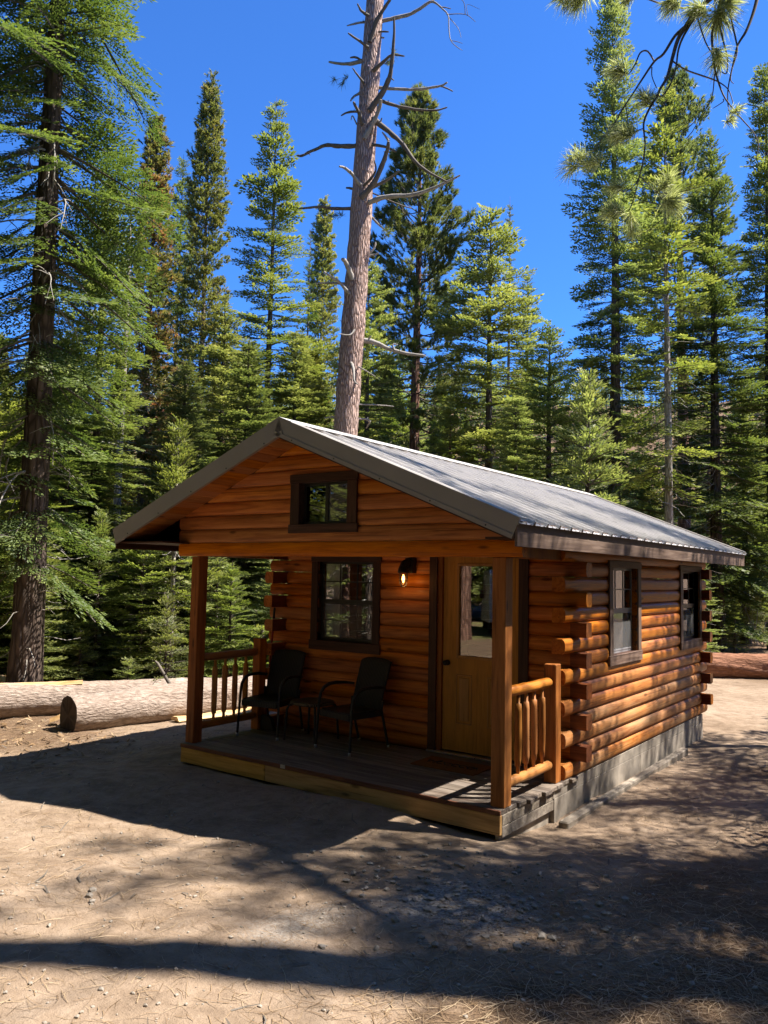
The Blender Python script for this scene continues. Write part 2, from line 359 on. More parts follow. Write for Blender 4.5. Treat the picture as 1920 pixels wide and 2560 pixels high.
def ground(x, y, rough=True):
    x = np.asarray(x, float); y = np.asarray(y, float)
    num = 0; den = 0
    for px, py, pz in GP:
        q = ((x-px)**2+(y-py)**2+.5)**-1.7; num = num+q*pz; den = den+q
    z = num/den
    r = np.hypot(x+2, y-5)
    z = z*(1-sstep(18, 40, r)) - .4*sstep(18, 40, r)
    ang = np.arctan2(-(x+2), y-5)            # 0 = +y, positive to the left
    z = z + (27+8*np.sin(ang*3+.2)+9*sstep(.28, .02, ang))*sstep(58, 190, r)*sstep(2.0, 1.2, np.abs(ang-.55)) + 11*sstep(70, 220, r)
    if rough:
        near = sstep(24, 12, r)
        z = z + near*(.05*(vnoise(x*.9, y*.9, 1)-.5)+.028*(vnoise(x*3.1, y*3.1, 2)-.5)+.014*(vnoise(x*9, y*9, 3)-.5))
        flat = np.exp(-(np.maximum(0, np.maximum(np.abs(x+1.9)-2.1, np.abs(y-3)-3.1))/.25)**2)
        z = z - flat*.02
        z = z + .05*np.exp(-((x+4.6)**2+(y-.6)**2)/.18) + .07*np.exp(-((x+1.5)**2/1.2+(y+.25)**2/.05))
    return z
def gz(x, y): return float(ground(np.array([x]), np.array([y]))[0])
def axis_pts(lo, hi, step, far):
    a = list(np.arange(lo, hi+1e-6, step)); s = step
    while a[-1] < far: s *= 1.17; a.append(a[-1]+s)
    s = step
    while a[0] > -far: s *= 1.17; a.insert(0, a[0]-s)
    return np.array(a)
def build_ground():
    X = axis_pts(-9, 6, .07, 600); Y = axis_pts(-6.5, 8, .07, 600)
    gx, gy = np.meshgrid(X, Y); z = ground(gx, gy)
    nx, ny = len(X), len(Y)
    v = np.stack([gx, gy, z], -1).reshape(-1, 3).astype(np.float32)
    i = np.arange(ny-1)[:, None]*nx+np.arange(nx-1)[None, :]
    f = np.stack([i, i+1, i+nx+1, i+nx], -1).reshape(-1, 4).astype(np.int32)
    me = bpy.data.meshes.new('ground'); me.vertices.add(len(v)); me.vertices.foreach_set('co', v.ravel())
    me.loops.add(f.size); me.loops.foreach_set('vertex_index', f.ravel())
    me.polygons.add(len(f)); me.polygons.foreach_set('loop_start', np.arange(len(f), dtype=np.int32)*4)
    me.polygons.foreach_set('use_smooth', np.ones(len(f), dtype=bool)); me.update(calc_edges=True)
    x, y = v[:, 0], v[:, 1]
    n1 = vnoise(x*.7, y*.7, 5)-.5; n2 = vnoise(x*2.3, y*2.3, 6)-.5
    duff = sstep(-.2, 1.3, (x-.75)+.25*(y+2)*(y < -1)+n1*1.6+n2*.5)*sstep(14, 6, y)*.9
    duff = np.maximum(duff, sstep(-5.2, -7.5, x+n1*1.5)*.75)
    duff = np.maximum(duff, sstep(10, 16, np.hypot(x+2, y-2)+n1*4))
    grav = np.exp(-(((x-.45)/.5)**2+((y+1.35)/.55)**2))*1.1+np.exp(-(((x+.1)/.35)**2+((y+2.3)/.6)**2))*.5+n2*.35
    grass = sstep(15, 24, np.hypot(x+2, y-5)+n1*6)*sstep(-.12, .25, vnoise(x*.16, y*.16, 9)-.45+n2*.3)
    grass = grass*sstep(55, 40, np.hypot(x+2, y-5))
    at = me.color_attributes.new('cover', 'FLOAT_COLOR', 'POINT')
    at.data.foreach_set('color', np.stack([np.clip(duff, 0, 1), np.clip(grav, 0, 1), np.clip(grass, 0, 1), np.ones_like(x)], -1).astype(np.float32).ravel())
    t = NT('forest_ground'); c = t.coord('Object')
    at = t.n('ShaderNodeAttribute', attribute_name='cover').outputs['Color']
    sp = t.n('ShaderNodeSeparateColor', Color=at)
    big = t.noise(c, .8, 5, .6); mid = t.noise(c, 6.0, 6, .65); fine = t.noise(c, 55.0, 5, .7); grit = t.noise(c, 170.0, 3, .7)
    dirt = t.ramp(t.math('ADD', t.math('MULTIPLY', big, .45), t.math('MULTIPLY', mid, .55)), [(.33, (.165, .117, .08)), (.5, (.285, .21, .148)), (.66, (.36, .277, .206))])
    dirt = t.mix(t.fr(grit, .55, .75, 0, .45), dirt, (.13, .095, .068))
    fib = t.noise(t.scale(t.mix(.5, c, t.n('ShaderNodeTexNoise', Vector=c, Scale=5.0).outputs['Color'], 'ADD'), (24, 90, 20)), 1.0, 4, .7, 1.5)
    duffc = t.ramp(fib, [(.3, (.055, .033, .02)), (.5, (.14, .088, .053)), (.68, (.27, .185, .12))])
    duffc = t.mix(t.fr(mid, .45, .65, 0, .35), duffc, (.22, .155, .105))
    gravc = t.ramp(t.n('ShaderNodeTexVoronoi', Vector=c, Scale=75.0).outputs['Color'], [(.2, (.14, .135, .125)), (.8, (.34, .33, .31))])
    grassc = t.ramp(mid, [(.35, (.10, .095, .035)), (.55, (.19, .18, .06)), (.7, (.30, .26, .11))])
    dark = t.noise(t.scale(c, (2.6, 2.6, 2.6)), 1.0, 6, .7)
    dirt = t.mix(t.fr(dark, .52, .66, 0, .5), dirt, (.15, .10, .066))
    dirt = t.mix(t.fr(t.noise(c, 28.0, 4, .7), .58, .68, 0, .5), dirt, (.12, .08, .055))
    d = t.fr(t.math('ADD', sp.outputs[0], t.math('MULTIPLY', t.math('SUBTRACT', mid, .5), 1.1)), .3, .62)
    col = t.mix(d, dirt, duffc)
    col = t.mix(t.fr(t.math('ADD', sp.outputs[1], t.math('MULTIPLY', t.math('SUBTRACT', fine, .5), .8)), .4, .75, 0, .85), col, gravc)
    col = t.mix(t.fr(t.math('ADD', sp.outputs[2], t.math('SUBTRACT', mid, .5)), .3, .6), col, grassc)
    h = t.math('ADD', t.math('ADD', t.math('MULTIPLY', fine, .5), t.math('MULTIPLY', grit, .22)), t.math('ADD', t.math('MULTIPLY', mid, .9), t.math('MULTIPLY', t.math('MULTIPLY', fib, d), .5)))
    me.materials.append(t.done(t.bsdf(col, .95, t.bump(h, .8, .03), spec=.12)))
    o = bpy.data.objects.new('ground', me); COL.objects.link(o); tag(o, kind='structure')
build_ground()

# ------------------------------------------------------------------ cabin
PITCH = .1437
def cz(k): return -.01+PITCH*k
XL, XR, YF, YB = -3.85, .03, 1.45, 6.03        # outermost faces of the log walls
TH = .135                                       # log depth
cabin = empty('log_cabin', (-1.9, 3.0, -.3), 0, 'small orange stained log cabin with grey metal gable roof and covered front porch', 'cabin')
CB = Vector((-1.9, 3.0, -.3))
def part(name, mesh, loc=(0, 0, 0), rot=(0, 0, 0), parent=None):
    return link(name, mesh, parent or cabin, (loc[0]-CB.x, loc[1]-CB.y, loc[2]-CB.z), rot)
def log_mesh(L, h=PITCH, red=True, mat='log', th=TH, bulge=.031):
    """D-shaped log along local x (0..L), rounded towards -y, flat inner face at y=0"""
    arc = []
    n = 9; g = .0025
    for i in range(n):
        a = -1+2*i/(n-1)
        arc.append((-(th-bulge+bulge*math.sqrt(max(0, 1-abs(a)**2.1))), g+(h-2*g)*(i/(n-1))))
    b = MB(); m = len(arc)
    xs = [0, L]
    vs = [(x, y, z) for x in xs for (y, z) in arc]
    b.add(vs, [(i, i+1, m+i+1, m+i)[::-1] for i in range(m-1)], 0, True)
    b.add([(0, 0, g), (0, 0, h-g), (L, 0, g), (L, 0, h-g)], [(0, 1, 3, 2)], 1)
    y0, z0 = arc[0]; y1, z1 = arc[-1]
    b.add([(0, y0, z0), (L, y0, z0), (L, 0, z0), (0, 0, z0)], [(0, 3, 2, 1)], 0)
    b.add([(0, y1, z1), (L, y1, z1), (L, 0, z1), (0, 0, z1)], [(0, 1, 2, 3)], 0)
    for x, rev in ((0, 0), (L, 1)):
        ring = [(x, y, z) for y, z in arc]+[(x, 0, h-g), (x, 0, g)]
        f = tuple(range(len(ring)))
        b.add(ring, [f if not rev else f[::-1]], 0)
    return b.mesh('log', [M[mat], M['log_red']])
def wall_logs(side, a0, a1, c, holes):
    """one course of a wall, cut round the openings (a0..a1 along the wall in world coordinates)"""
    zc = cz(c)+PITCH/2; segs = [(a0, a1)]
    for h0, h1, z0, z1 in holes:
        if z0 < zc < z1:
            ns = []
            for s0, s1 in segs:
                if h1 <= s0 or h0 >= s1: ns.append((s0, s1)); continue
                if s0 < h0: ns.append((s0, h0))
                if h1 < s1: ns.append((h1, s1))
            segs = ns
    mat = 'log_worn' if (side == 'R' and c <= 3) else 'log'
    for s0, s1 in segs:
        if s1-s0 < .02: continue
        me = log_mesh(s1-s0, mat=mat)
        if side == 'F' and s1 > .1 and c <= 9 and s1-s0 > .2:
            part('log', log_mesh(-.03-s0, mat=mat), (s0, YF+TH, cz(c))); part('log_stub', log_mesh(s1+.03, mat='log_stub', bulge=.008), (-.03, YF+TH, cz(c)))
        elif side == 'F': part('log', me, (s0, YF+TH, cz(c)))
        if side == 'B': part('log', me, (s1, YB-TH, cz(c)), (0, 0, math.pi))
        if side == 'R': part('log', me, (XR-TH, s0, cz(c)), (0, 0, math.pi/2))
        if side == 'L': part('log', me, (XL+TH, s1, cz(c)), (0, 0, -math.pi/2))
WIN_F = (-3.205, -2.385, .99, 2.02)
WIN_1 = (2.42, 3.215, .99, 2.02); WIN_2 = (4.99, 5.82, .99, 2.02)
DOOR = (-1.525, -.52, -.1, 2.09)
for c in range(0, 16):
    odd = c % 2 == 1
    jr = random.Random(c)
    wall_logs('F', -3.99+jr.uniform(-.02, .02) if odd else XL+TH, .132 if odd else XR-TH, c, [WIN_F, DOOR])
    wall_logs('B', -3.99 if odd else XL+TH, .15 if odd else XR-TH, c, [])
    hs = [WIN_1, WIN_2]
    wall_logs('R', YF+TH if odd else 1.20+jr.uniform(-.012, .012), YB-TH if odd else 6.2, c, hs)
    wall_logs('L', YF+TH if odd else 1.20+jr.uniform(-.02, .02), YB-TH if odd else 6.2, c, hs)
# interior lining, floor, ceiling
b = MB()
b.box(XL+TH+.01, XR-TH-.01, YF+TH+.01, YB-TH-.01, -.02, .0)
b.box(XL+TH+.01, XR-TH-.01, YF+TH+.01, YB-TH-.01, 2.3, 2.32)
part('interior_lining', b.mesh('interior_lining', [M['inside']]))

# foundation and skirt
b = MB().box(-3.78, -.03, 1.5, 5.97, -.6, -.012); part('foundation', b.mesh('foundation', [M['concrete']]))
for y0, y1, z0, z1 in ((1.0, 3.35, -.62, -.118), (3.352, 6.0, -.62, -.118), (.98, 4.3, -.116, -.013), (4.302, 6.0, -.116, -.013)):
    b = MB().box(-.03, .012, y0, y1, z0, z1, 0, .003); part('skirt_board', b.mesh('skirt_board', [M['concrete']]))
# porch deck
nb = 10; dy = 1.455/nb
for i in range(nb):
    y0 = i*dy+(.0 if i == 0 else .004); jr = random.Random(i+50)
    b = MB().box(-3.825+jr.uniform(-.012, .012), .0+(.0 if i < 2 else .035+jr.uniform(-.02, .02)), y0, (i+1)*dy-.003, -.038+jr.uniform(-.001, .001), 0+jr.uniform(-.002, .001), 0, .004)
    part('deck_board', b.mesh('deck_board', [M['deck']]))
b = MB().box(-3.83, .008, -.022, -.002, -.036, .001, 0, .003); part('deck_nosing', b.mesh('deck_nosing', [M['deckred']]))
for x0, x1 in ((-3.82, -2.575), (-2.571, .004)):
    b = MB().box(x0, x1, -.018, .02, -.19, -.0385, 0, .003); part('fascia_board', b.mesh('fascia_board', [M['fascia']]))
for z0, z1 in ((-.125, -.042), (-.215, -.13)):
    b = MB().box(-.03, .006, .024, 1.0, z0, z1, 0, .003)
    o = part('porch_side_board', b.mesh('porch_side_board', [M['grey_board']]))
b = MB().box(-.06, -.032, .03, 1.0, -.5, -.13); part('porch_footing', b.mesh('porch_footing', [M['concrete']]))
b = MB().box(-3.8, -3.76, .024, 1.44, -.35, -.042); part('porch_side_board', b.mesh('porch_side_board', [M['grey_board']]))
b = MB().box(-2.36, -2.30, -.0245, -.02, -.03, .004); part('paint_chip', b.mesh('paint_chip', [M['chip']]))
# posts, beams
for x0 in (-3.85, -.124):
    b = MB().box(x0, x0+.124, .06, .188, 0, 2.007, 0, .005); part('porch_post', b.mesh('porch_post', [M['post']]))
for x0 in (-3.85, -.13):
    b = MB().box(0, 1.33, -.12, 0, 0, .13, 0, .006); part('porch_side_beam', b.mesh('porch_side_beam', [M['post']]), (x0, .13, 2.009), (0, 0, math.pi/2))
# railings
def railing(x):
    r = random.Random(int(x*10))
    r = random.Random(7+int(abs(x)*10))
    px = x-.06
    b = MB().box(px, px+.118, 1.05, 1.165, 0, 1.06, 0, .006); part('rail_post', b.mesh('rail_post', [M['post']]))
    for z, rad in ((.90, .045), (.163, .043)):
        n = 9; pts = [(.86*i/(n-1), r.uniform(-.004, .004), r.uniform(-.003, .003)) for i in range(n)]
        rr = [rad*.62]+[rad*(1+r.uniform(-.04, .04)) for _ in range(n-2)]+[rad*.62]
        pts[1] = (.04, 0, 0); pts[-2] = (.82, 0, 0)
        b = MB().tube(pts, rr, 12)
        part('porch_rail', b.mesh('porch_rail', [M['rail']]), (x, .19, z), (0, 0, math.pi/2))
    for y in (.41, .56, .716, .884):
        z0, z1 = .19, .885; rad = .03
        prof = [(z0, .016), (z0+.07, .0165), (z0+.075, .026), (z0+.14, .031), (.5, .033), (z1-.16, .031), (z1-.105, .027), (z1-.1, .0165), (z1, .0155)]
        pts = [(r.uniform(-.002, .002), r.uniform(-.002, .002), z-.5) for z, _ in prof]
        b = MB().tube(pts, [q*(1+r.uniform(-.05, .05)) for _, q in prof], 10)
        part('spindle', b.mesh('spindle', [M['spindle']]), (x, y, .5))
railing(-3.80); railing(-.055)
# gable siding above the porch
XP, SL, ZP, XE = -2.1446, .4055, 3.2964, .3338
def zroof(x): return ZP-SL*abs(x-XP)
GW = (-2.235, -1.595, 2.30, 2.745)
for k in range(0, 9):
    z0 = 2.007+PITCH*k; z1 = z0+PITCH; und = .125
    xl0 = max(-4.005 if k < 3 else -9, XP-(ZP-und-z0)/SL); xr0 = min(.175 if k < 2 else 9, XP+(ZP-und-z0)/SL)
    if xr0-xl0 < .15: continue
    segs = [(xl0, xr0)]
    if GW[2] < (z0+z1)/2 < GW[3]: segs = [(xl0, GW[0]), (GW[1], xr0)]
    for s0, s1 in segs:
        me = log_mesh(s1-s0, th=.075 if k else .1, bulge=.024 if k else .018)
        # cut the ends along the roof slope
        for v in me.vertices:
            f = v.co.z/PITCH
            wl = XP-(ZP-und-(z0+v.co.z))/SL; wr = XP+(ZP-und-(z0+v.co.z))/SL
            v.co.x = max(v.co.x, wl-s0) if v.co.x < .01 else min(v.co.x, wr-s0)
        part('gable_board', me, (s0, (.075 if k else .1)-.0+.0, z0))
b = MB().box(-3.7, -.1, .2, 1.44, 2.16, 2.18); part('porch_ceiling', b.mesh('porch_ceiling', [M['soffit']]))
# roof
Y0, Y1 = -.4058, 7.2386
ang = math.atan(SL)
def slope_obj(name, mesh, side, parent=None):
    """mesh built with x down the slope from the ridge (0..len), y world, z normal"""
    o = link(name, mesh, parent or cabin, (XP-CB.x, 0-CB.y, ZP-CB.z), (0, ang, 0) if side > 0 else (0, ang, math.pi))
    if side < 0: o.location.y = (Y0+Y1)-CB.y
    return o
SLEN = (XE-XP)/math.cos(ang)
for side in (1, -1):
    b = MB().box(0.02, SLEN-.02, Y0+.03, Y1-.03, -.07, -.032); rf = slope_obj('roof', b.mesh('roof', [M['trim']]), side)
    npan = 8; pw = (Y1-Y0-.02)/npan; rib = pw/4
    prof = []
    for q in range(4):
        y = q*rib
        prof += [(y, 0), (y+rib*.30, .0), (y+rib*.33, .007), (y+rib*.37, .007), (y+rib*.40, 0), (y+rib*.62, 0), (y+rib*.65, .007), (y+rib*.69, .007), (y+rib*.72, 0), (y+rib*.84, 0), (y+rib*.885, .029), (y+rib*.955, .029)]
    prof.append((pw+.002, 0))
    n = len(prof)
    b = MB(); sag = .003
    vs = [(x, y, z-.031+(.001)) for x in (0, SLEN+.045) for y, z in prof]
    vs += [(x, y, z-.034+(.001)) for x in (0, SLEN+.045) for y, z in prof]
    b.add(vs, [(i, n+i, n+i+1, i+1) for i in range(n-1)]+[(2*n+i, 2*n+i+1, 3*n+i+1, 3*n+i) for i in range(n-1)]+[(n+i, 3*n+i, 3*n+i+1, n+i+1) for i in range(n-1)])
    pm = b.mesh('roof_panel', [M['roof']])
    for j in range(npan):
        o = link('roof_panel', pm, rf, (0, Y0+.01+j*pw, 0))
        o.location.z = random.Random(j).uniform(-.001, .001)
    b = MB()
    for j in range(npan*4):
        for q in range(5):
            x = .15+q*(SLEN-.2)/4; y = Y0+.01+(j+.78)*rib
            b.box(x-.006, x+.006, y-.006, y+.006, -.032, -.024)
    o = b.build('roof_screw', [M['frame']], rf); tag(o, kind='stuff')
    # rake trims front and back: grey metal with a stepped face
    for ya, yb, yo in ((Y0-.004, Y0+.026, -1), (Y1-.026, Y1+.004, 1)):
        b = MB()
        pr = [(-.158, ya), (-.150, ya), (-.0, ya), (.006, ya), (.006, yb), (-.158, yb)]
        b.box(0, SLEN+.02, ya, yb, -.125, .006)
        b.box(0, SLEN+.02, ya-.007 if yo < 0 else ya, yb if yo < 0 else yb+.007, -.162, -.1255)
        b.box(0, SLEN+.02, Y0-.004 if yo < 0 else Y1-.12, Y0+.12 if yo < 0 else Y1+.004, .0065, .0105)
        tr = slope_obj('rake_trim', b.mesh('rake_trim', [M['rake']]), side)
        b2 = MB()
        for q in range(5):
            x = .25+q*.55; yy = ya-.009 if yo < 0 else yb+.004
            b2.box(x-.006, x+.006, yy, yy+.007, -.15, -.138)
        b2.build('trim_screw', [M['frame']], tr)
    b = MB().box(.02, SLEN, Y0+.028, Y0+.05, -.178, -.074); slope_obj('rake_board', b.mesh('rake_board', [M['trim']]), side)
    # rake soffit boards, running along the ridge direction
    nsf = 18; wsf = (SLEN-.06)/nsf
    for i in range(nsf):
        b = MB().box(0, .36, -wsf/2+.0015, wsf/2-.0015, -.014, 0, 0, .003)
        me = b.mesh('soffit_board', [M['soffit']])
        xx = .03+(i+.5)*wsf
        o = link('soffit_board', me, cabin)
        px = XP+side*(xx*math.cos(ang)-.105*math.sin(ang)); pz = ZP-xx*math.sin(ang)-.105*math.cos(ang)
        o.matrix_local = Matrix.Translation((px-CB.x, Y0+.052-CB.y, pz-CB.z)) @ Matrix.Rotation(-side*-ang, 4, 'Y') @ Matrix.Rotation(math.pi/2, 4, 'Z')
b = MB()
for s in (1, -1):
    b.add([(XP, Y0-.004, ZP+.014), (XP, Y1+.004, ZP+.014), (XP+s*.16, Y1+.004, ZP+.006-.16*SL+.012), (XP+s*.16, Y0-.004, ZP+.006-.16*SL+.012),
           (XP, Y0-.004, ZP+.002), (XP, Y1+.004, ZP+.002), (XP+s*.16, Y1+.004, ZP-.004-.16*SL+.012), (XP+s*.16, Y0-.004, ZP-.004-.16*SL+.012)],
          [(0, 1, 2, 3)[::-s], (4, 5, 6, 7)[::s], (3, 2, 6, 7)[::-s], (0, 3, 7, 4), (1, 5, 6, 2)])
part('ridge_cap', b.mesh('ridge_cap', [M['roof']]))
# eave fascia boards and eave soffits
zt = zroof(XE)-.05
for s in (1, -1):
    xe = XE if s > 0 else 2*XP-XE
    b = MB().box(0, Y1-Y0+.0, -.022, 0, -.175, .022, 0, .003)
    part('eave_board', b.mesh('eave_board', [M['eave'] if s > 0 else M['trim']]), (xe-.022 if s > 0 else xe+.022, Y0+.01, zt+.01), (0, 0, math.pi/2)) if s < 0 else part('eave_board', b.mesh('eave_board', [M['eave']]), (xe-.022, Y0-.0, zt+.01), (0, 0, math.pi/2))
    b = MB().box(min(xe-s*.024, (XR if s > 0 else XL)+s*.0), max(xe-s*.024, (XR if s > 0 else XL)), Y0+.06, Y1-.06, 2.14, 2.155)
    part('eave_soffit', b.mesh('eave_soffit', [M['trim']]))
b = MB(); b.add([(XL, YB-.1, 2.29), (XR, YB-.1, 2.29), (XP, YB-.1, ZP-.15), (XL, YB-.05, 2.29), (XR, YB-.05, 2.29), (XP, YB-.05, ZP-.15)], [(0, 1, 2), (3, 5, 4), (0, 2, 5, 3), (1, 4, 5, 2)])
part('rear_gable', b.mesh('rear_gable', [M['log']]))

# windows: local x along the wall (seen from outside left to right), -y out of the wall, z up
def window(parent_name, origin, rot, W, z0, z1, trimm, trimv, frame, lower=True, apron=.11, head=.075, side=.1, slider=False, curtain=None):
    t = part(parent_name, MB().box(0, W, .05, .075, z0, z0+.025).box(0, W, .05, .075, z1-.025, z1).box(0, .028, .05, .075, z0+.025, z1-.025).box(W-.028, W, .05, .075, z0+.025, z1-.025).mesh('window_frame', [frame]), origin, rot)
    # jamb box
    b = MB().box(-.02, 0, -.0, .11, z0-.02, z1+.02).box(W, W+.02, -.0, .11, z0-.02, z1+.02).box(-.02, W+.02, 0, .11, z1, z1+.02).box(-.02, W+.02, 0, .11, z0-.02, z0)
    b.build('jamb', [M['trim']], t)
    link('trim_board', MB().box(0, W+2*side+.02, -.028, -.003, 0, head, 0, .003).mesh('trim_board', [trimm]), t, (-side-.01, 0, z1+.001))
    link('trim_board', MB().box(0, W+2*side+.03, -.032, -.003, -apron, 0, 0, .003).mesh('trim_board', [trimm]), t, (-side-.015, 0, z0-.001))
    for x in (-side, W):
        link('trim_board', MB().box(0, side, -.026, -.003, 0, z1-z0-.0, 0, .003).mesh('trim_board', [trimv]), t, (x, 0, z0))
    if slider:
        mx = W/2
        MB().box(mx-.02, mx+.02, .045, .07, z0+.026, z1-.026).build('meeting_stile', [frame], t)
        MB().box(.03, mx-.021, .058, .062, z0+.026, z1-.026).build('pane', [M['glass']], t)
        MB().box(mx+.021, W-.03, .058, .062, z0+.026, z1-.026).build('pane', [M['glass']], t)
        MB().box(mx+.022, W-.03, .05, .0512, z0+.026, z1-.026).build('screen', [M['screen']], t)
    else:
        zm = (z0+z1)/2
        MB().box(.029, W-.029, .045, .07, zm-.02, zm+.02).build('meeting_rail', [frame], t)
        MB().box(.029, W-.029, .058, .061, zm+.021, z1-.026).build('pane', [M['glass']], t)
        b = MB()
        for q in (1, 2): x = .03+(W-.06)*q/3; b.box(x-.007, x+.007, .052, .057, zm+.021, z1-.026)
        for q in (.5,): z = zm+.02+(z1-zm-.045)*q; b.box(.03, W-.03, .0525, .0565, z-.006, z+.006)
        b.build('muntin', [frame], t)
        MB().box(.029, W-.029, .066, .069, z0+.026, zm-.021).build('pane', [M['glass']], t)
        b = MB()
        for q in (1, 2): x = .03+(W-.06)*q/3; b.box(x-.006, x+.006, .071, .075, z0+.026, zm-.021)
        z = (z0+zm)/2; b.box(.03, W-.03, .0715, .0745, z-.006, z+.006)
        b.build('muntin', [frame], t)
        MB().box(.045, W-.045, .0505, .0517, z0+.04, zm-.03).build('screen', [M['screen']], t)
        b = MB().box(.03, .045, .046, .056, z0+.026, zm-.021).box(W-.045, W-.03, .046, .056, z0+.026, zm-.021).box(.045, W-.045, .046, .056, z0+.026, z0+.04).box(.045, W-.045, .046, .056, zm-.034, zm-.021)
        b.build('screen_frame', [frame], t)
    if curtain:
        for x0, x1, c0, c1 in curtain:
            n = 28; vs = []
            for z in (c0, c1):
                for i in range(n+1): vs.append((x0+(x1-x0)*i/n, .098+.012*math.sin(i*1.7+x0*9)+.006*math.sin(i*.6), z))
            b = MB(); b.add(vs, [(i, i+1, n+2+i, n+1+i) for i in range(n)], 0, True)
            b.build('curtain', [M['curtain']], t)
    return t
window('window', (WIN_F[0], YF+.012, 0), (0, 0, 0), .82, 1.062, 1.985, M['trim'], M['trimv'], M['frame'], curtain=[(.02, .28, .9, 2.05)])
for y0, y1, z0, z1, *_ in (WIN_1, WIN_2):
    first = y0 < 4
    window('window', (XR-.012, y0, 0), (0, 0, math.pi/2), y1-y0, 1.05, 1.965, M['eave'], M['eavev'], M['frame_grey'] if first else M['frame'], apron=.105, curtain=[(.05, .74, .95, 1.5)] if first else None)
    window('window', (XL+.012, y1, 0), (0, 0, -math.pi/2), y1-y0, 1.05, 1.965, M['trim'], M['trimv'], M['frame'])
window('window', (-2.215, .002, 0), (0, 0, 0), .60, 2.32, 2.725, M['trim'], M['trimv'], M['frame'], slider=True, apron=.085, head=.085, side=.115)
b = MB().box(-2.3, -1.5, .12, .13, 2.2, 2.8); part('attic_dark_sheet', b.mesh('attic_dark_sheet', [M['frame']]))  # near-black sheet behind the gable panes, standing in for the attic's darkness

# door
dz = .035
dr = part('door', MB().box(0, .89, 0, .02, 0, .98).box(0, .89, 0, .02, 1.92, 2.03).box(0, .19, 0, .02, .98, 1.92).box(.70, .89, 0, .02, .98, 1.92).box(0, .89, .02, .045, 0, .98).box(0, .19, .02, .045, .98, 1.92).box(.7, .89, .02, .045, .98, 1.92).box(0, .89, .02, .045, 1.92, 2.03).mesh('door', [M['door']]), (-1.468, YF+.035, dz))
b = MB()
for x0, x1, z0, z1, wd, dd in ((.165, .725, .955, 1.945, .028, -.012),):
    b.box(x0, x1, dd, -.0005, z0, z0+wd, 0, .004).box(x0, x1, dd, -.0005, z1-wd, z1, 0, .004).box(x0, x0+wd, dd, -.0005, z0+wd, z1-wd, 0, .004).box(x1-wd, x1, dd, -.0005, z0+wd, z1-wd, 0, .004)
b.build('lite_frame', [M['door']], dr)
MB().box(.193, .697, .012, .018, .983, 1.917).build('door_glass', [M['glass']], dr)
for x0 in (.165, .535):
    x1 = x0+.19; z0, z1 = .28, .79; b = MB()
    b.box(x0, x1, -.007, -.0005, z0, z0+.014, 0, .003).box(x0, x1, -.007, -.0005, z1-.014, z1, 0, .003).box(x0, x0+.014, -.007, -.0005, z0+.014, z1-.014, 0, .003).box(x1-.014, x1, -.007, -.0005, z0+.014, z1-.014, 0, .003)
    b.box(x0+.035, x1-.035, -.006, -.0005, z0+.035, z1-.035, 0, .004)
    b.build('door_panel', [M['door']], dr)
b = MB(); b.lathe([(.0, 0), (.031, 0), (.031, .008), (.013, .012), (.012, .035), (.024, .042), (.029, .055), (.024, .068), (.0, .071)], k=18)
kn = b.build('door_knob', [M['black']], dr, loc=(.058, -.0005, .90), rot=(math.pi/2, 0, 0))
kn.data.transform(Matrix.Identity(4))
b = MB().box(-1.62, -1.525, -.028, -.004, 0, 2.12, 0, .003); part('door_trim', b.mesh('door_trim', [M['trimv']]), (0, YF+.006, 0))
b = MB().box(-.565, -.46, -.028, -.004, 0, 2.12, 0, .003); part('door_trim', b.mesh('door_trim', [M['trimv']]), (0, YF+.006, 0))
b = MB().box(-1.523, -1.473, .0, .12, 0, 2.09); part('door_jamb', b.mesh('door_jamb', [M['post']]), (0, YF+.008, 0))
b = MB().box(-.573, -.523, .0, .12, 0, 2.09); part('door_jamb', b.mesh('door_jamb', [M['post']]), (0, YF+.008, 0))
b = MB().box(-1.62, -.5, -.05, .1, 0.0015, .022, 0, .004); part('door_threshold', b.mesh('door_threshold', [M['steel']]), (0, YF+.0, 0))

# wall lantern
lx, lz = -1.86, 1.94
ln = empty('wall_lantern', (lx, YF, lz), 0, 'lit black caged nautical lantern on the log wall beside the door', 'lantern')
b = MB().box(-.052, .052, -.07, .02, -.075, .095, 0, .008); b.build('back_box', [M['black']], ln)
b = MB(); b.tube([(-.0, -.05, .03), (0, -.10, .042), (0, -.145, .03), (0, -.165, -.01)], [.042, .042, .043, .045], 14)
b.lathe([(.045, .0), (.055, -.02), (.063, -.05), (.064, -.072), (.0, -.072)], (0, -.165, 0), 18); b.build('hood', [M['black']], ln)
tg = NT('lantern_glass'); tr = tg.n('ShaderNodeBsdfTransparent'); tr.inputs['Color'].default_value = (1, .93, .82, 1)
gg = tg.n('ShaderNodeBsdfGlossy', Roughness=.02); mx = tg.n('ShaderNodeMixShader', Fac=.07); tg.t.links.new(tr.outputs[0], mx.inputs[1]); tg.t.links.new(gg.outputs[0], mx.inputs[2]); M['lantern_glass'] = tg.done(mx.outputs[0])
b = MB(); b.lathe([(.04, -.072), (.041, -.15), (.038, -.18), (.026, -.205), (.0, -.212)], (0, -.165, 0), 16); b.build('glass_jar', [M['lantern_glass']], ln)
b = MB()
for z, r in ((-.10, .052), (-.125, .052), (-.155, .052)):
    b.tube([(r*math.cos(a*math.pi/10), -.165+r*math.sin(a*math.pi/10), z) for a in range(21)], .0032, 6)
for a in (0, math.pi/2):
    c_, s_ = math.cos(a), math.sin(a); pts = []
    for q in range(0, 13):
        th = math.pi*q/12; pts.append((.05*math.cos(th)*c_, -.165+.05*math.cos(th)*s_, -.17-.05*math.sin(th)))
    pts = [(.05*c_, -.165+.05*s_, -.072)]+pts+[(-.05*c_, -.165-.05*s_, -.072)]
    b.tube(pts, .0042, 6)
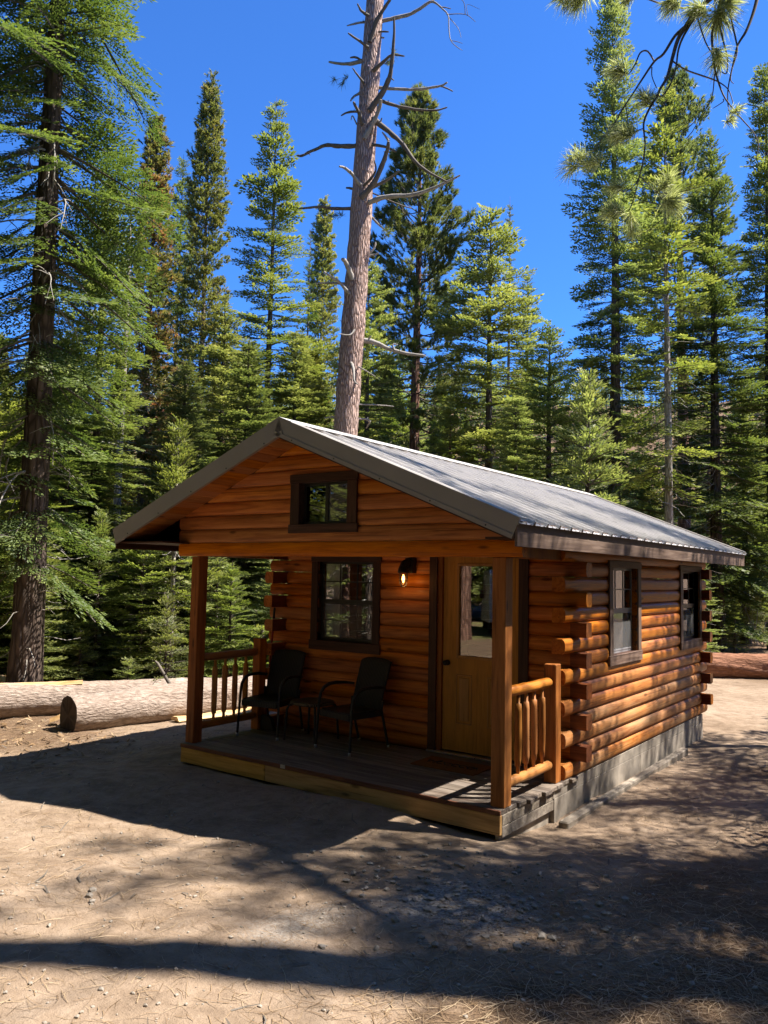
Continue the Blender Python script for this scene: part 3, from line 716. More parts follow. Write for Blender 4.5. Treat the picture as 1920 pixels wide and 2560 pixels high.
b.build('cage', [M['black']], ln)
b = MB(); b.lathe([(.0, -.085), (.007, -.095), (.014, -.115), (.0155, -.135), (.013, -.155), (.006, -.172), (.0, -.178)], (0, -.165, 0), 12); b.build('bulb', [M['filament']], ln)
pl = bpy.data.lights.new('lantern_bulb', 'POINT'); pl.energy = .32; pl.color = (1, .5, .16); pl.shadow_soft_size = .02
po = bpy.data.objects.new('lantern_bulb_light', pl); COL.objects.link(po); po.parent = ln; po.location = (0, -.165, -.19)

# wicker chairs
def make_chair(label):
    t = empty('wicker_chair', (0, 0, 0), 0, label, 'chair', 'black wicker porch chairs')
    W, D, sh = .53, .56, .41
    b = MB(); n = 8
    vs = []
    for j in range(n+1):
        y = -.26+.44*j/n
        for i in range(n+1):
            x = -.235+.47*i/n; dip = -.018*(1-(2*i/n-1)**2)*(1-(2*j/n-1)**2)
            vs.append((x, y, sh+dip-(.03 if j == 0 else 0)))
    fs = [(j*(n+1)+i, j*(n+1)+i+1, (j+1)*(n+1)+i+1, (j+1)*(n+1)+i) for j in range(n) for i in range(n)]
    b.add(vs, fs, 0, True); b.box(-.24, .24, -.275, -.245, sh-.075, sh-.004, 0, .01); b.box(-.225, .225, -.24, .19, sh-.06, sh-.03, 0, .01)
    b.box(-.24, -.226, -.24, .19, sh-.065, sh+.004, 0, .004); b.box(.226, .24, -.24, .19, sh-.065, sh+.004, 0, .004)
    b.build('seat', [M['wicker']], t)
    b = MB(); vs = []; n = 10; mrow = 12
    for off in (0, .022):
        for j in range(mrow+1):
            f = j/mrow; z = sh-.02+.54*f; y = .17+.13*f+.03*f*f
            for i in range(n+1):
                q = 2*i/n-1; hw = .218+.012*f
                top = -.035*abs(q)**3 if j == mrow else 0
                vs.append((q*hw, y+off-.025*(1-q*q)*-1*.6, z+top*.9))
    m1 = (n+1)*(mrow+1)
    f1 = [(j*(n+1)+i, j*(n+1)+i+1, (j+1)*(n+1)+i+1, (j+1)*(n+1)+i) for j in range(mrow) for i in range(n)]
    b.add(vs, f1+[tuple(m1+q for q in f[::-1]) for f in f1]
          + [(j*(n+1), (j+1)*(n+1), m1+(j+1)*(n+1), m1+j*(n+1)) for j in range(mrow)]+[(j*(n+1)+n, m1+j*(n+1)+n, m1+(j+1)*(n+1)+n, (j+1)*(n+1)+n) for j in range(mrow)]
          + [(mrow*(n+1)+i, mrow*(n+1)+i+1, m1+mrow*(n+1)+i+1, m1+mrow*(n+1)+i) for i in range(n)], 0, True)
    b.build('backrest', [M['wicker']], t)
    for s in (-1, 1):
        b = MB(); b.tube([(s*.27, -.285, .03), (s*.262, -.265, .41)], .0145, 10); lg = b.build('leg', [M['wicker']], t)
        MB().lathe([(.0, 0), (.0165, 0), (.0165, .034), (.0, .034)], (s*.2705, -.287, 0), 12).build('foot_cap', [M['steel']], lg)
        b = MB(); b.tube([(s*.23, .30, .03), (s*.235, .19, .41), (s*.24, .2, .5)], .0145, 10); lg = b.build('leg', [M['wicker']], t)
        MB().lathe([(.0, 0), (.0165, 0), (.0165, .034), (.0, .034)], (s*.23, .305, 0), 12).build('foot_cap', [M['steel']], lg)
        b = MB(); b.tube([(s*.262, -.265, .41), (s*.262, -.255, .50), (s*.265, -.235, .57), (s*.267, -.19, .625), (s*.267, -.12, .655), (s*.264, -.02, .663), (s*.258, .10, .655), (s*.245, .225, .635)], [.0155, .016, .0175, .019, .019, .018, .017, .016], 10)
        b.build('armrest', [M['wicker']], t)
    return t
def copy_tree(o, parent=None):
    c = o.copy(); COL.objects.link(c)
    if parent: c.parent = parent
    for ch in list(o.children): copy_tree(ch, c)
    return c
ch1 = make_chair('black wicker armchair in the porch corner by the left railing')
ch2 = copy_tree(ch1); ch2['label'] = 'black wicker armchair under the front window, nearer the door'
ch1.location = (-3.455, .985, .002); ch1.rotation_euler = (0, 0, math.radians(9.9))
ch2.location = (-2.290, 1.010, .002); ch2.rotation_euler = (0, 0, math.radians(-9.5))
# side table
tb = empty('side_table', (-2.906, 1.05, .002), math.radians(2), 'low brown wicker side table with curved legs between the two porch chairs', 'table')
b = MB(); n = 24; prof = [(0, .415), (.17, .43), (.205, .428), (.22, .415), (.22, .395), (.2, .385), (0, .385)]
vs = []
for r, z in prof:
    for j in range(n):
        a = 2*math.pi*j/n; sq = 1/(abs(math.cos(a))**3.2+abs(math.sin(a))**3.2)**(1/3.2)
        vs.append((r*sq*math.cos(a), r*sq*math.sin(a), z))
b.add(vs, [(i*n+j, i*n+(j+1) % n, (i+1)*n+(j+1) % n, (i+1)*n+j) for i in range(len(prof)-1) for j in range(n)], 0, True)
b.build('table_top', [M['wicker_brown']], tb)
for sx in (-1, 1):
    for sy in (-1, 1):
        b = MB(); b.tube([(sx*.215, sy*.21, 0), (sx*.205, sy*.2, .2), (sx*.2, sy*.195, .33), (sx*.185, sy*.18, .375), (sx*.14, sy*.135, .392)], .0135, 9); b.build('leg', [M['wicker']], tb)
# broom
br = empty('broom', (-3.69, 1.12, .002), 0, 'red handled broom leaning in the porch corner behind the chair', 'broom')
MB().tube([(0, 0, .16), (-.17, .27, 1.28)], .0125, 10).build('pole', [M['red_pole']], br)
MB().tube([(-.17, .27, 1.28), (-.19, .302, 1.41)], [.015, .014], 10).build('grip', [M['black']], br)
MB().prism([(-.16, 0), (.16, 0), (.11, .13), (.03, .17), (-.03, .17), (-.11, .13)], 'y', -.025, .025).build('brush', [M['bristle']], br)
# door mat with worn script print
mt = empty('door_mat', (-1.06, 1.01, .002), math.radians(0), 'brown coir door mat with dark curly print in front of the door', 'mat')
MB().box(-.355, .355, -.2, .2, 0, .014, 0, .004).build('mat_body', [M['coir']], mt)
b = MB()
def script(pts): b.tube([(x, y, .0155) for x, y in pts], .006, 5)
script([(-.28, .06), (-.25, -.05), (-.22, .03), (-.19, -.05), (-.15, .08)])
x = -.12
for q in range(5):
    script([(x+.04*math.cos(a*.5), -.01+.04*math.sin(a*.5), ) for a in range(0, 12)]); x += .085
script([(.24, -.05), (.27, .03), (.30, -.05)])
b.build('mat_print', [M['coir_dark']], mt)
# ------------------------------------------------------------------ fallen timber and litter
def fallen_log(name, label, p0, p1, r0, r1, bark, endm, seed, group=None, k=36, seg=70, rough=.10, split=None):
    r = np.random.default_rng(seed)
    p0 = Vector(p0); p1 = Vector(p1); L = (p1-p0).length
    o = empty(name, p0, 0, label, 'log', group)
    o.rotation_mode = 'QUATERNION'; o.rotation_quaternion = (p1-p0).to_track_quat('Z', 'Y')
    vs = []
    for i in range(seg+1):
        f = i/seg; rad = r0+(r1-r0)*f
        for j in range(k):
            a = 2*math.pi*j/k
            q = rad*(1+rough*(vnoise(np.array([math.cos(a)*2.5+seed*7+20]), np.array([math.sin(a)*2.5+f*L*1.3+30]), seed)[0]-.5)*1.6+rough*.5*(r.random()-.5))
            if i in (0, seg): q *= .97
            vs.append((q*math.cos(a)+.03*math.sin(f*5+seed), q*math.sin(a)+.03*math.cos(f*4+seed), f*L))
    b = MB(); b.add(vs, [(i*k+j, i*k+(j+1) % k, (i+1)*k+(j+1) % k, (i+1)*k+j) for i in range(seg) for j in range(k)], 0, True)
    b.build('bark', [bark], o)
    for i, nm in ((0, 'cut_end'), (seg, 'cut_end')):
        ring = vs[i*k:(i+1)*k]; c = Vector((0, 0, 0))
        for q in ring: c += Vector(q)/k
        mid = [tuple(c+(Vector(q)-c)*.55+Vector((0, 0, r.uniform(-.015, .015)))) for q in ring]
        b = MB(); f = [(j, (j+1) % k, k+(j+1) % k, k+j) for j in range(k)]+[(k+j, k+(j+1) % k, 2*k) for j in range(k)]
        if i == 0: f = [x[::-1] for x in f]
        b.add(ring+mid+[tuple(c)], f); b.build(nm, [endm], o)
    return o
def zl(x, y, r): return gz(x, y)+r*.82
fallen_log('fallen_log', 'thick bark covered log left of the porch with its dark sawn end facing the camera', (-6.92, .62, zl(-6.9, .6, .28)), (-6.18, 5.2, zl(-6.2, 5.2, .29)), .285, .29, M['bark_log'], M['log_cut_dark'], 3)
fallen_log('fallen_log', 'long pale stripped log lying behind the thick dark ended log', (-9.6, -2.2, zl(-9.6, -2.2, .26)), (-7.35, 3.8, zl(-7.4, 3.8, .24)), .27, .24, M['bark_log'], M['split'], 5)
fallen_log('fallen_log', 'split log showing orange sapwood along the far edge of the log pile', (-11.0, -2.0, zl(-11, -2, .3)+.02), (-9.4, 1.7, zl(-9.4, 1.7, .26)+.02), .29, .24, M['split'], M['split'], 8, rough=.14)
fallen_log('fallen_log', 'reddish bark log lying behind the cabin on the right', (-3.2, 12.6, zl(-3.2, 12.6, .32)), (3.5, 17.4, zl(3.5, 17.4, .3)), .33, .28, M['bark_redlog'], M['split'], 15)
# loose split slabs against the thick log
def slab(label, p, L, rz, w=.1, pitch=.0, mat='split'):
    o = empty('wood_slab', p, 0, label, 'wood slab'); o.rotation_euler = (0, pitch, rz)
    rr = random.Random(int(L*100)); b = MB(); n = 8; vs = []
    for i in range(n+1):
        x = L*i/n; k = 1-.6*(i/n)**3
        vs += [(x, -w*k*rr.uniform(.8, 1.1), 0), (x, -w*.5*k, .06*rr.uniform(.7, 1.2)), (x, w*.6*k, .05*rr.uniform(.7, 1.2)), (x, w*k, 0)]
    b.add(vs, [(i*4+j, i*4+(j+1) % 4, (i+1)*4+(j+1) % 4, (i+1)*4+j) for i in range(n) for j in range(4)]+[(3, 2, 1, 0), (4*n, 4*n+1, 4*n+2, 4*n+3)])
    b.build('slab', [M[mat]], o)
slab('orange split slab leaning low on the near side of the thick log', (-6.25, 1.9, gz(-6.25, 1.9)+.03), 2.1, math.radians(80), .13)
slab('orange split slab lying on top of the pale log', (-8.9, .1, gz(-8.9, .1)+.46), 1.7, math.radians(62), .1)
slab('splintered orange slab by the short pale log end', (-7.5, .75, gz(-7.5, .7)+.05), .6, math.radians(35), .1, -.35)
# treated timber along the side wall
tm_ = empty('landscape_timber', (.13, .92, gz(.13, .92)+.02), 0, 'long square timber lying on the dirt along the side wall', 'timber')
b = MB().box(0, 3.9, -.045, .045, -.05, .035, 0, .01); b.build('timber', [M['grey_board']], tm_, rot=(0, 0, math.radians(90.6)))
# upright broken branch by the left post
bs = empty('broken_stick', (-7.25, 2.55, gz(-7.25, 2.55)+.35), 0, 'bare broken stick poking up from behind the logs', 'stick')
MB().tube([(.12, .1, -.1), (0, 0, .12), (-.16, -.08, .38), (-.2, -.1, .42)], [.028, .027, .022, .014], 8, jit=.2, rng=random.Random(2)).tube([(-.04, -.02, .2), (.06, .0, .36)], [.014, .008], 6).build('stick', [M['dead_dark']], bs)

def scatter_rocks():
    r = np.random.default_rng(4); q = []; t = []
    ico = bmesh.new(); bmesh.ops.create_icosphere(ico, subdivisions=1, radius=1.0); ico.verts.index_update()
    V = np.array([v.co[:] for v in ico.verts]); F = np.array([[v.index for v in f.verts] for f in ico.faces]); ico.free()
    spots = []
    for i in range(3400):
        u = r.random()
        if u < .30: x, y = r.normal(.55, .5), r.normal(-1.25, .45)
        elif u < .6: x, y = r.uniform(-2.5, 2.2), r.uniform(-4.2, -1.2)
        else: x, y = r.uniform(-9, 4), r.uniform(-4.5, 4)
        if -3.9 < x < .12 and y > -.05: continue
        s = .004+.012*r.random()**3
        if .30 > u and r.random() < .12: s = r.uniform(.014, .032)
        elif r.random() < .012: s = r.uniform(.015, .03)
        spots.append((x, y, s))
    sp = np.array(spots); z = ground(sp[:, 0], sp[:, 1])
    for (x, y, s), zz in zip(spots, z):
        d = V*(1+r.uniform(-.25, .25, (len(V), 1)))*np.array([1, r.uniform(.6, 1), r.uniform(.45, .8)])*s
        a = r.uniform(0, 6.28); c_, s_ = math.cos(a), math.sin(a)
        d = np.stack([d[:, 0]*c_-d[:, 1]*s_, d[:, 0]*s_+d[:, 1]*c_, d[:, 2]], -1)+np.array([x, y, zz+s*.25])
        t.append(d[F])
    T = np.concatenate(t)
    o = link('pebbles', np_mesh('pebbles', np.zeros((0, 4, 3)), T, [M['stone']])); tag(o, kind='stuff')
scatter_rocks()
def ribbons(name, spots, Ls, Ws, mat, seed, curl=.15, lift=.006):
    r = np.random.default_rng(seed); n = len(spots)
    z = ground(spots[:, 0], spots[:, 1])
    a = r.uniform(0, 2*np.pi, n); k = r.uniform(-curl, curl, n)
    d = np.stack([np.cos(a), np.sin(a)], -1); d2 = np.stack([np.cos(a+k*4), np.sin(a+k*4)], -1); nrm = np.stack([-d[:, 1], d[:, 0]], -1)
    p0 = np.concatenate([spots, (z+.004)[:, None]], 1)
    m2 = spots+d*Ls[:, None]*.5; zm = ground(m2[:, 0], m2[:, 1])+r.uniform(.002, lift*2, n)
    e2 = m2+d2*Ls[:, None]*.5; ze = ground(e2[:, 0], e2[:, 1])+r.uniform(.001, lift*2.4, n)
    pm = np.concatenate([m2, zm[:, None]], 1); pe = np.concatenate([e2, ze[:, None]], 1)
    wv = np.concatenate([nrm*Ws[:, None]*.5, r.uniform(-.3, .3, n)[:, None]*Ws[:, None]], 1)
    Q = np.concatenate([np.stack([p0-wv, p0+wv, pm+wv, pm-wv], 1), np.stack([pm-wv, pm+wv, pe+wv*.5, pe-wv*.5], 1)])
    tt = r.random(n); o = link(name, np_mesh(name, Q, np.zeros((0, 3, 3)), [mat], qt=np.concatenate([tt, tt]))); tag(o, kind='stuff')
r = np.random.default_rng(21)
n = 29000
sx = np.concatenate([r.uniform(.5, 5, 12000), r.normal(1.7, .6, 5000), r.uniform(-3.5, 1.5, 4500), r.uniform(-9, -4.5, 7500)])
sy = np.concatenate([r.uniform(-4, 6, 12000), r.normal(-1.6, .7, 5000), r.uniform(-4.5, -.2, 4500), r.uniform(-2.5, 3, 7500)])
keep = ~((sx > -3.9) & (sx < .15) & (sy > -.05))
ribbons('pine_needle_litter', np.stack([sx, sy], -1)[keep], r.uniform(.06, .17, n)[keep], r.uniform(.0018, .0035, n)[keep], M['duff'], 5)
n = 800
sx = r.uniform(-9, 4, n); sy = r.uniform(-4.5, 5, n); keep = ~((sx > -4) & (sx < .3) & (sy > -.1))
ribbons('twig_litter', np.stack([sx, sy], -1)[keep], (.04+.2*r.random(n)**2)[keep], r.uniform(.005, .011, n)[keep], M['dead_dark'], 6, .3, .012)
n = 320
sx = np.concatenate([r.uniform(-9.5, -5.2, 240), r.uniform(-9, -5, 80)]); sy = np.concatenate([r.uniform(-1, .9, 240), r.uniform(-1.5, .4, 80)])
ribbons('bark_chips', np.stack([sx, sy], -1), r.uniform(.04, .18, n), r.uniform(.012, .04, n), M['duff'], 7, .2, .02)

# ------------------------------------------------------------------ conifers
def rotz(p, a):
    c_, s_ = np.cos(a), np.sin(a); return np.stack([p[..., 0]*c_-p[..., 1]*s_, p[..., 0]*s_+p[..., 1]*c_, p[..., 2]], -1)
def roty(p, a):
    c_, s_ = np.cos(a), np.sin(a); return np.stack([p[..., 0]*c_-p[..., 2]*s_, p[..., 1], p[..., 0]*s_+p[..., 2]*c_], -1)
def rotx(p, a):
    c_, s_ = np.cos(a), np.sin(a); return np.stack([p[..., 0], p[..., 1]*c_-p[..., 2]*s_, p[..., 1]*s_+p[..., 2]*c_], -1)
def fir_spray(L, r, sl=.12, sw=.036, tsp=.11, ssp=.062, bare=.22):
    """flat fir branch along +x: shoots as leaf quads"""
    P = []; Dr = []; A = []; LL = []
    droop = r.uniform(.05, .14); up = r.uniform(.02, .08)
    def ax(x):
        f = x/L; return np.array([x, .05*L*math.sin(f*3+droop*40)*.4, -droop*L*f*f+up*L*f**4])
    x = bare*L*r.uniform(.7, 1.2); side = 1
    while x < L:
        f = x/L; tl = min(.62*(L-x)+.10, .42*L)*r.uniform(.65, 1.1)
        if r.random() < .12: tl *= .3
        side = -side; an = side*math.radians(r.uniform(42, 62)); p = ax(x)
        d = np.array([math.cos(an), math.sin(an), r.uniform(-.12, .10)]); s = ssp*.6; s2 = 1
        while s < tl:
            g = s/tl; q = p+d*s+np.array([.12*s*s/max(tl, .1), 0, -.12*s*g]); s2 = -s2
            b = an+s2*math.radians(r.uniform(25, 50))-an*.25*g
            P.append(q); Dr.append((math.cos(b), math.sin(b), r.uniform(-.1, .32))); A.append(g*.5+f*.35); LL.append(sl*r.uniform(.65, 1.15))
            s += ssp*r.uniform(.7, 1.3)
        P.append(p+d*tl*.96); Dr.append((math.cos(an*.8), math.sin(an*.8), .15)); A.append(.95); LL.append(sl*1.1)
        x += tsp*.5*r.uniform(.75, 1.3)
    x = bare*L
    while x < L:
        P.append(ax(x)); b = r.uniform(-.8, .8); Dr.append((math.cos(b), math.sin(b), r.uniform(.1, .5))); A.append(.5); LL.append(sl*.9); x += ssp
    P.append(ax(L)); Dr.append((1, 0, .2)); A.append(1); LL.append(sl*1.2)
    P = np.array(P); D = np.array(Dr); D /= np.linalg.norm(D, axis=1)[:, None]; A = np.array(A); LL = np.array(LL)[:, None]
    W = np.cross(np.array([0, 0, 1.0]), D); W /= np.linalg.norm(W, axis=1)[:, None]
    U = np.cross(D, W); th = r.uniform(-.7, .7, len(P))[:, None]
    W = W*np.cos(th)+U*np.sin(th)
    w_ = sw*r.uniform(.75, 1.2, len(P))[:, None]
    Q = np.stack([P, P+D*LL*.45+W*w_, P+D*LL, P+D*LL*.5-W*w_], 1)
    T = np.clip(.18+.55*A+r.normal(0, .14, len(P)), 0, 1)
    return Q, T
def tuft_spray(L, r, nt, nl, nn, nw, spread=.55, bare=.35, upc=.25):
    """pine limb along +x: brushes of needles (triangles) on short twigs"""
    T3 = []; TT = []
    for i in range(nt):
        f = bare+(1-bare)*r.random()**.7; lat = r.normal(0, .16*L*(1.15-f)+.05)
        c0 = np.array([f*L, lat, upc*L*f*f+r.normal(0, .05*L)])
        d = np.array([.6, lat*1.6/max(L, .3), .55+r.normal(0, .3)]); d /= np.linalg.norm(d)
        n_ = nn
        ph = r.uniform(0, 2*np.pi, n_); el = np.abs(r.normal(0, spread, n_))+.12
        u = np.cross(d, [0.1, .2, 1.0]); u /= np.linalg.norm(u); v = np.cross(d, u)
        nd = d[None]*np.cos(el)[:, None]+(u[None]*np.cos(ph)[:, None]+v[None]*np.sin(ph)[:, None])*np.sin(el)[:, None]
        st = c0[None]+d[None]*r.uniform(-.07, .07, n_)[:, None]*nl/.12*.6
        wv = np.cross(nd, r.normal(0, 1, (n_, 3))); wv /= np.linalg.norm(wv, axis=1)[:, None]
        ll = nl*r.uniform(.75, 1.15, n_)[:, None]
        T3.append(np.stack([st-wv*nw*.5, st+wv*nw*.5, st+nd*ll], 1)); base = np.clip(r.normal(.5, .2), .02, .98)
        TT.append(np.clip(base+r.normal(0, .1, n_), 0, 1))
    return np.concatenate(T3), np.concatenate(TT)
def stick_quads(paths, k=3):
    """thin tapered tubes as quads; paths: list of (pts (n,3), radii (n,))"""
    out = []
    for p, rad in paths:
        p = np.asarray(p, float); n = len(p)
        t = np.gradient(p, axis=0); t /= np.linalg.norm(t, axis=1)[:, None]+1e-9
        u = np.cross(t, [.31, .17, .93]); u /= np.linalg.norm(u, axis=1)[:, None]+1e-9; v = np.cross(t, u)
        rings = [p+(u*math.cos(2*math.pi*j/k)+v*math.sin(2*math.pi*j/k))*np.asarray(rad)[:, None] for j in range(k)]
        for j in range(k):
            a, b = rings[j], rings[(j+1) % k]
            out.append(np.stack([a[:-1], b[:-1], b[1:], a[1:]], 1))
    return np.concatenate(out) if out else np.zeros((0, 4, 3))

def make_fir(H, R, seed, base=.05, gap=.36, nb=5, leaf='fir', sl=.12, sw=.036, tsp=.11, ssp=.062, prof=.8, lens=(.35, .7, 1.2, 1.8, 2.5), dead=150, lowdroop=-20, topup=35, fill=.12, ragged=.2, deadlen=.8, basew=.68, tb=.18):
    r = np.random.default_rng(seed)
    temps = {l: [fir_spray(l, r, sl, sw, tsp, ssp) for _ in range(3 if l < 2 else 2)] for l in lens if l < R*1.5}
    Qs = []; Ts = []; paths = []
    z = base*H
    while z < H*.985:
        t = (z-base*H)/(H*(1-base)); n_ = max(3, nb+int(r.integers(-1, 2)))
        a0 = r.uniform(0, 6.28); wl = r.uniform(1-ragged, 1+ragged)
        for i in range(n_):
            a = a0+2*np.pi*i/n_+r.normal(0, .3)
            L = R*((1-t)**prof)*(basew+(1-basew)*min(1, t/tb))*wl*r.uniform(.62, 1.18)+.10
            if r.random() < fill: L *= r.uniform(.25, .6)
            k = min(temps, key=lambda q: abs(math.log(q/L))); Q, T = temps[k][r.integers(len(temps[k]))]
            s = L/k; pit = math.radians(lowdroop+(topup-lowdroop)*t**1.3+r.normal(0, 6))
            zz = z+r.normal(0, .06)
            q = rotz(roty(rotx(Q*s, r.normal(0, .25)), pit), a); q[..., 2] += zz
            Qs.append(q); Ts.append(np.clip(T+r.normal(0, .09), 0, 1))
            f = np.linspace(0, .85, 4); pp = np.stack([f*L, 0*f, -.1*L*f*f], -1); pp = rotz(roty(pp, pit), a); pp[:, 2] += zz
            paths.append((pp, (.011+.010*L)*(1-f*.85)))
        z += gap*r.uniform(.8, 1.25)*(1-.45*t)
    lead = stick_quads([(np.array([[0, 0, H*.93], [0, 0, H]]), np.array([.02, .004]))])
    dp = []
    for i in range(dead):
        zz = H*(.04+.5*r.random()**1.4); a = r.uniform(0, 6.28); L = r.uniform(.3, deadlen)*(.5+.5*R/2); f = np.linspace(0, 1, 5)
        pp = np.stack([f*L, .05*np.sin(f*4+i)*L, -.25*L*f*f+.06*np.sin(f*7+i)*L], -1); pp = rotz(roty(pp, r.normal(-.1, .25)), a); pp[:, 2] += zz
        dp.append((pp, .012*(1-f*.8)))
    leafq = np.concatenate(Qs); wood_ = np.concatenate([stick_quads(paths), lead]); dq = stick_quads(dp)
    allq = np.concatenate([leafq, wood_, dq])
    qm = np.concatenate([np.zeros(len(leafq)), np.ones(len(wood_)), np.full(len(dq), 2)])
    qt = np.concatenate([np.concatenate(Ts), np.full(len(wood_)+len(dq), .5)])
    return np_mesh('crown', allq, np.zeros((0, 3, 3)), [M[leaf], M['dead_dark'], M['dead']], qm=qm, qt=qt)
def make_pine(H, R, seed, base=.3, nl=.17, nn=16, nw=.022, nb=5, gap=.5, prof=None, leaf='pine', per_m=16, lens=(.6, 1.1, 1.7, 2.4), limb=1.0, dead=30, upc=.25, spread=.55, bare=.35, topup=45, low=-12):
    r = np.random.default_rng(seed); temps = {l: [tuft_spray(l, r, max(4, int(per_m*l)), nl, nn, nw, spread, bare, upc) for _ in range(3)] for l in lens if l < R*1.6}
    T3 = []; TT = []; paths = []; z = base*H
    prof = prof or (lambda t: (1-t)**.6*(.55+.45*min(1, t/.3)))
    while z < H*.985:
        t = (z-base*H)/(H*(1-base)); n_ = max(2, nb+int(r.integers(-1, 2))); a0 = r.uniform(0, 6.28); cl = r.normal(0, .1)
        for i in range(n_):
            a = a0+2*np.pi*i/n_+r.normal(0, .35); L = R*prof(t)*r.uniform(.55, 1.2)+.15
            k = min(temps, key=lambda q: abs(math.log(q/L))); Q, T = temps[k][r.integers(len(temps[k]))]
            s = L/k; pit = math.radians(low+(topup-low)*t**1.2+r.normal(0, 9)); zz = z+r.normal(0, .12)
            sc = np.ones(3)*s
            c_ = Q[:, :2].mean(1, keepdims=True); q = c_*s+(Q-c_)*min(1.15, max(.85, s))
            q = rotz(roty(rotx(q, r.normal(0, .35)), pit), a); q[..., 2] += zz
            T3.append(q); TT.append(np.clip(T+cl+r.normal(0, .08), 0, 1))
            f = np.linspace(0, .92, 6); pp = np.stack([f*L, .04*L*np.sin(f*5+i), upc*L*f*f-.03*L*np.sin(f*6)], -1); pp = rotz(roty(pp, pit), a); pp[:, 2] += zz
            paths.append((pp, limb*(.012+.018*L)*(1-f*.8)))
        z += gap*r.uniform(.75, 1.3)*(1-.45*t)
    dp = []
    for i in range(dead):
        zz = H*(.08+.45*r.random()); a = r.uniform(0, 6.28); L = r.uniform(.4, 1.5); f = np.linspace(0, 1, 5)
        pp = np.stack([f*L, .1*np.sin(f*4+i)*L, -.2*L*f*f], -1); pp = rotz(roty(pp, r.normal(-.05, .25)), a); pp[:, 2] += zz
        dp.append((pp, .02*(1-f*.8)))
    paths.append((np.array([[0, 0, H*.9], [0, 0, H]]), np.array([.03, .005])))
    wq = stick_quads(paths); dq = stick_quads(dp); t3 = np.concatenate(T3)
    return np_mesh('crown', np.concatenate([wq, dq]), t3, [M[leaf], M['twig'], M['dead']], qm=np.concatenate([np.ones(len(wq)), np.full(len(dq), 2)]), tm=np.zeros(len(t3)), tt=np.concatenate(TT))
def trunk_mesh(H, r0, mat, seed, k=14, seg=26, top=.02, flare=.35, sink=.4):
    r = random.Random(seed); pts = []; rad = []
    for i in range(seg+1):
        f = i/seg; z = -sink+(H+sink)*f
        pts.append((.05*r0*math.sin(f*9+seed)*2, .05*r0*math.cos(f*7+seed)*2, z)); rad.append(max(top*.3, r0*(1-f)**.85+top*.3+r0*flare*math.exp(-max(0, z)/.35)))
    b = MB(); b.tube(pts, rad, k, jit=.05, rng=r); return b.mesh('trunk', [M[mat]])
PRO = {}
def proto(key, H, R, crown): PRO[key] = (H, R, crown)
F1 = dict(sl=.11, sw=.025, tsp=.085, ssp=.038)
proto('firA', 18.5, 2.2, make_fir(18.5, 2.2, 1, nb=5, gap=.36, ragged=.32, fill=.22, **F1))
proto('firB', 18.5, 2.0, make_fir(18.5, 2.0, 2, base=.08, fill=.2, ragged=.3, nb=6, gap=.34, **F1))
proto('firW', 13.5, 2.3, make_fir(13.5, 2.3, 3, base=.05, prof=.62, topup=30, nb=5, gap=.36, ragged=.32, fill=.22, **F1))
proto('firS', 18.5, 1.25, make_fir(18.5, 1.25, 4, base=.1, nb=6, gap=.36, leaf='fir_dark', prof=.7, **F1))
proto('firD', 17.5, 2.2, make_fir(17.5, 2.2, 5, base=.06, leaf='fir_dark', fill=.22, ragged=.32, dead=160, deadlen=1.6, nb=6, gap=.36, **F1))
proto('firG', 22.0, 1.9, make_fir(22.0, 1.9, 6, base=.10, fill=.2, ragged=.28, prof=.6, gap=.36, dead=90, nb=6, **F1))
proto('near', 19.0, 3.2, make_fir(19.0, 3.2, 7, base=.115, sl=.09, sw=.0145, tsp=.062, ssp=.030, prof=.5, gap=.42, nb=8, ragged=.40, fill=.5, lowdroop=-28, topup=-6, dead=90, basew=.38, tb=.6, leaf='fir_near'))
proto('young', 4.8, 1.0, make_fir(4.8, 1.0, 8, base=.03, sl=.08, sw=.014, tsp=.065, ssp=.032, gap=.22, nb=6, lens=(.2, .4, .7, 1.1), dead=10, lowdroop=-8, topup=45))
proto('sap', 1.8, .62, make_fir(1.8, .62, 9, base=.03, sl=.06, sw=.010, tsp=.05, ssp=.024, gap=.15, nb=5, lens=(.12, .25, .45, .7), dead=4, lowdroop=0, topup=45, prof=.9))
proto('spire', 16.0, .8, make_fir(16.0, .8, 10, base=.2, leaf='fir_dark', gap=.45, nb=5, fill=.4, ragged=.4, dead=130, deadlen=1.0, prof=.9, **F1))
proto('thin', 15.0, .95, make_fir(15.0, .95, 11, base=.3, gap=.45, nb=4, fill=.4, ragged=.45, dead=190, deadlen=1.5, prof=.5, **F1))
lp = lambda t: (1-t)**.55*(.7+.3*min(1, t/.2))
proto('lodgeA', 19.0, 1.15, make_pine(19.0, 1.15, 12, base=.12, nl=.10, nn=12, nw=.028, nb=6, gap=.27, prof=lp, leaf='lodge_rust', per_m=34, lens=(.4, .8, 1.2), limb=.5, dead=110, upc=.18, spread=.6, bare=.2, low=-5, topup=45))
proto('lodgeB', 20.5, 1.25, make_pine(20.5, 1.25, 13, base=.15, nl=.10, nn=12, nw=.028, nb=6, gap=.28, prof=lp, leaf='lodge', per_m=34, lens=(.4, .8, 1.2), limb=.5, dead=110, upc=.18, spread=.6, bare=.2, low=-5, topup=45))
proto('pineA', 18.5, 2.4, make_pine(18.5, 2.4, 14, base=.36, nn=24, nw=.024, nb=6, gap=.40, per_m=20, low=-18, limb=.7))
proto('pineB', 24.0, 2.9, make_pine(24.0, 2.9, 15, base=.45, nn=22, nw=.028, nb=5, gap=.46, per_m=18, low=-15, limb=.7))
proto('firO', 13.0, 1.7, make_fir(13.0, 1.7, 21, base=.10, gap=.62, nb=4, fill=.25, ragged=.35, prof=.6, dead=20, sl=.11, sw=.02, tsp=.12, ssp=.055))
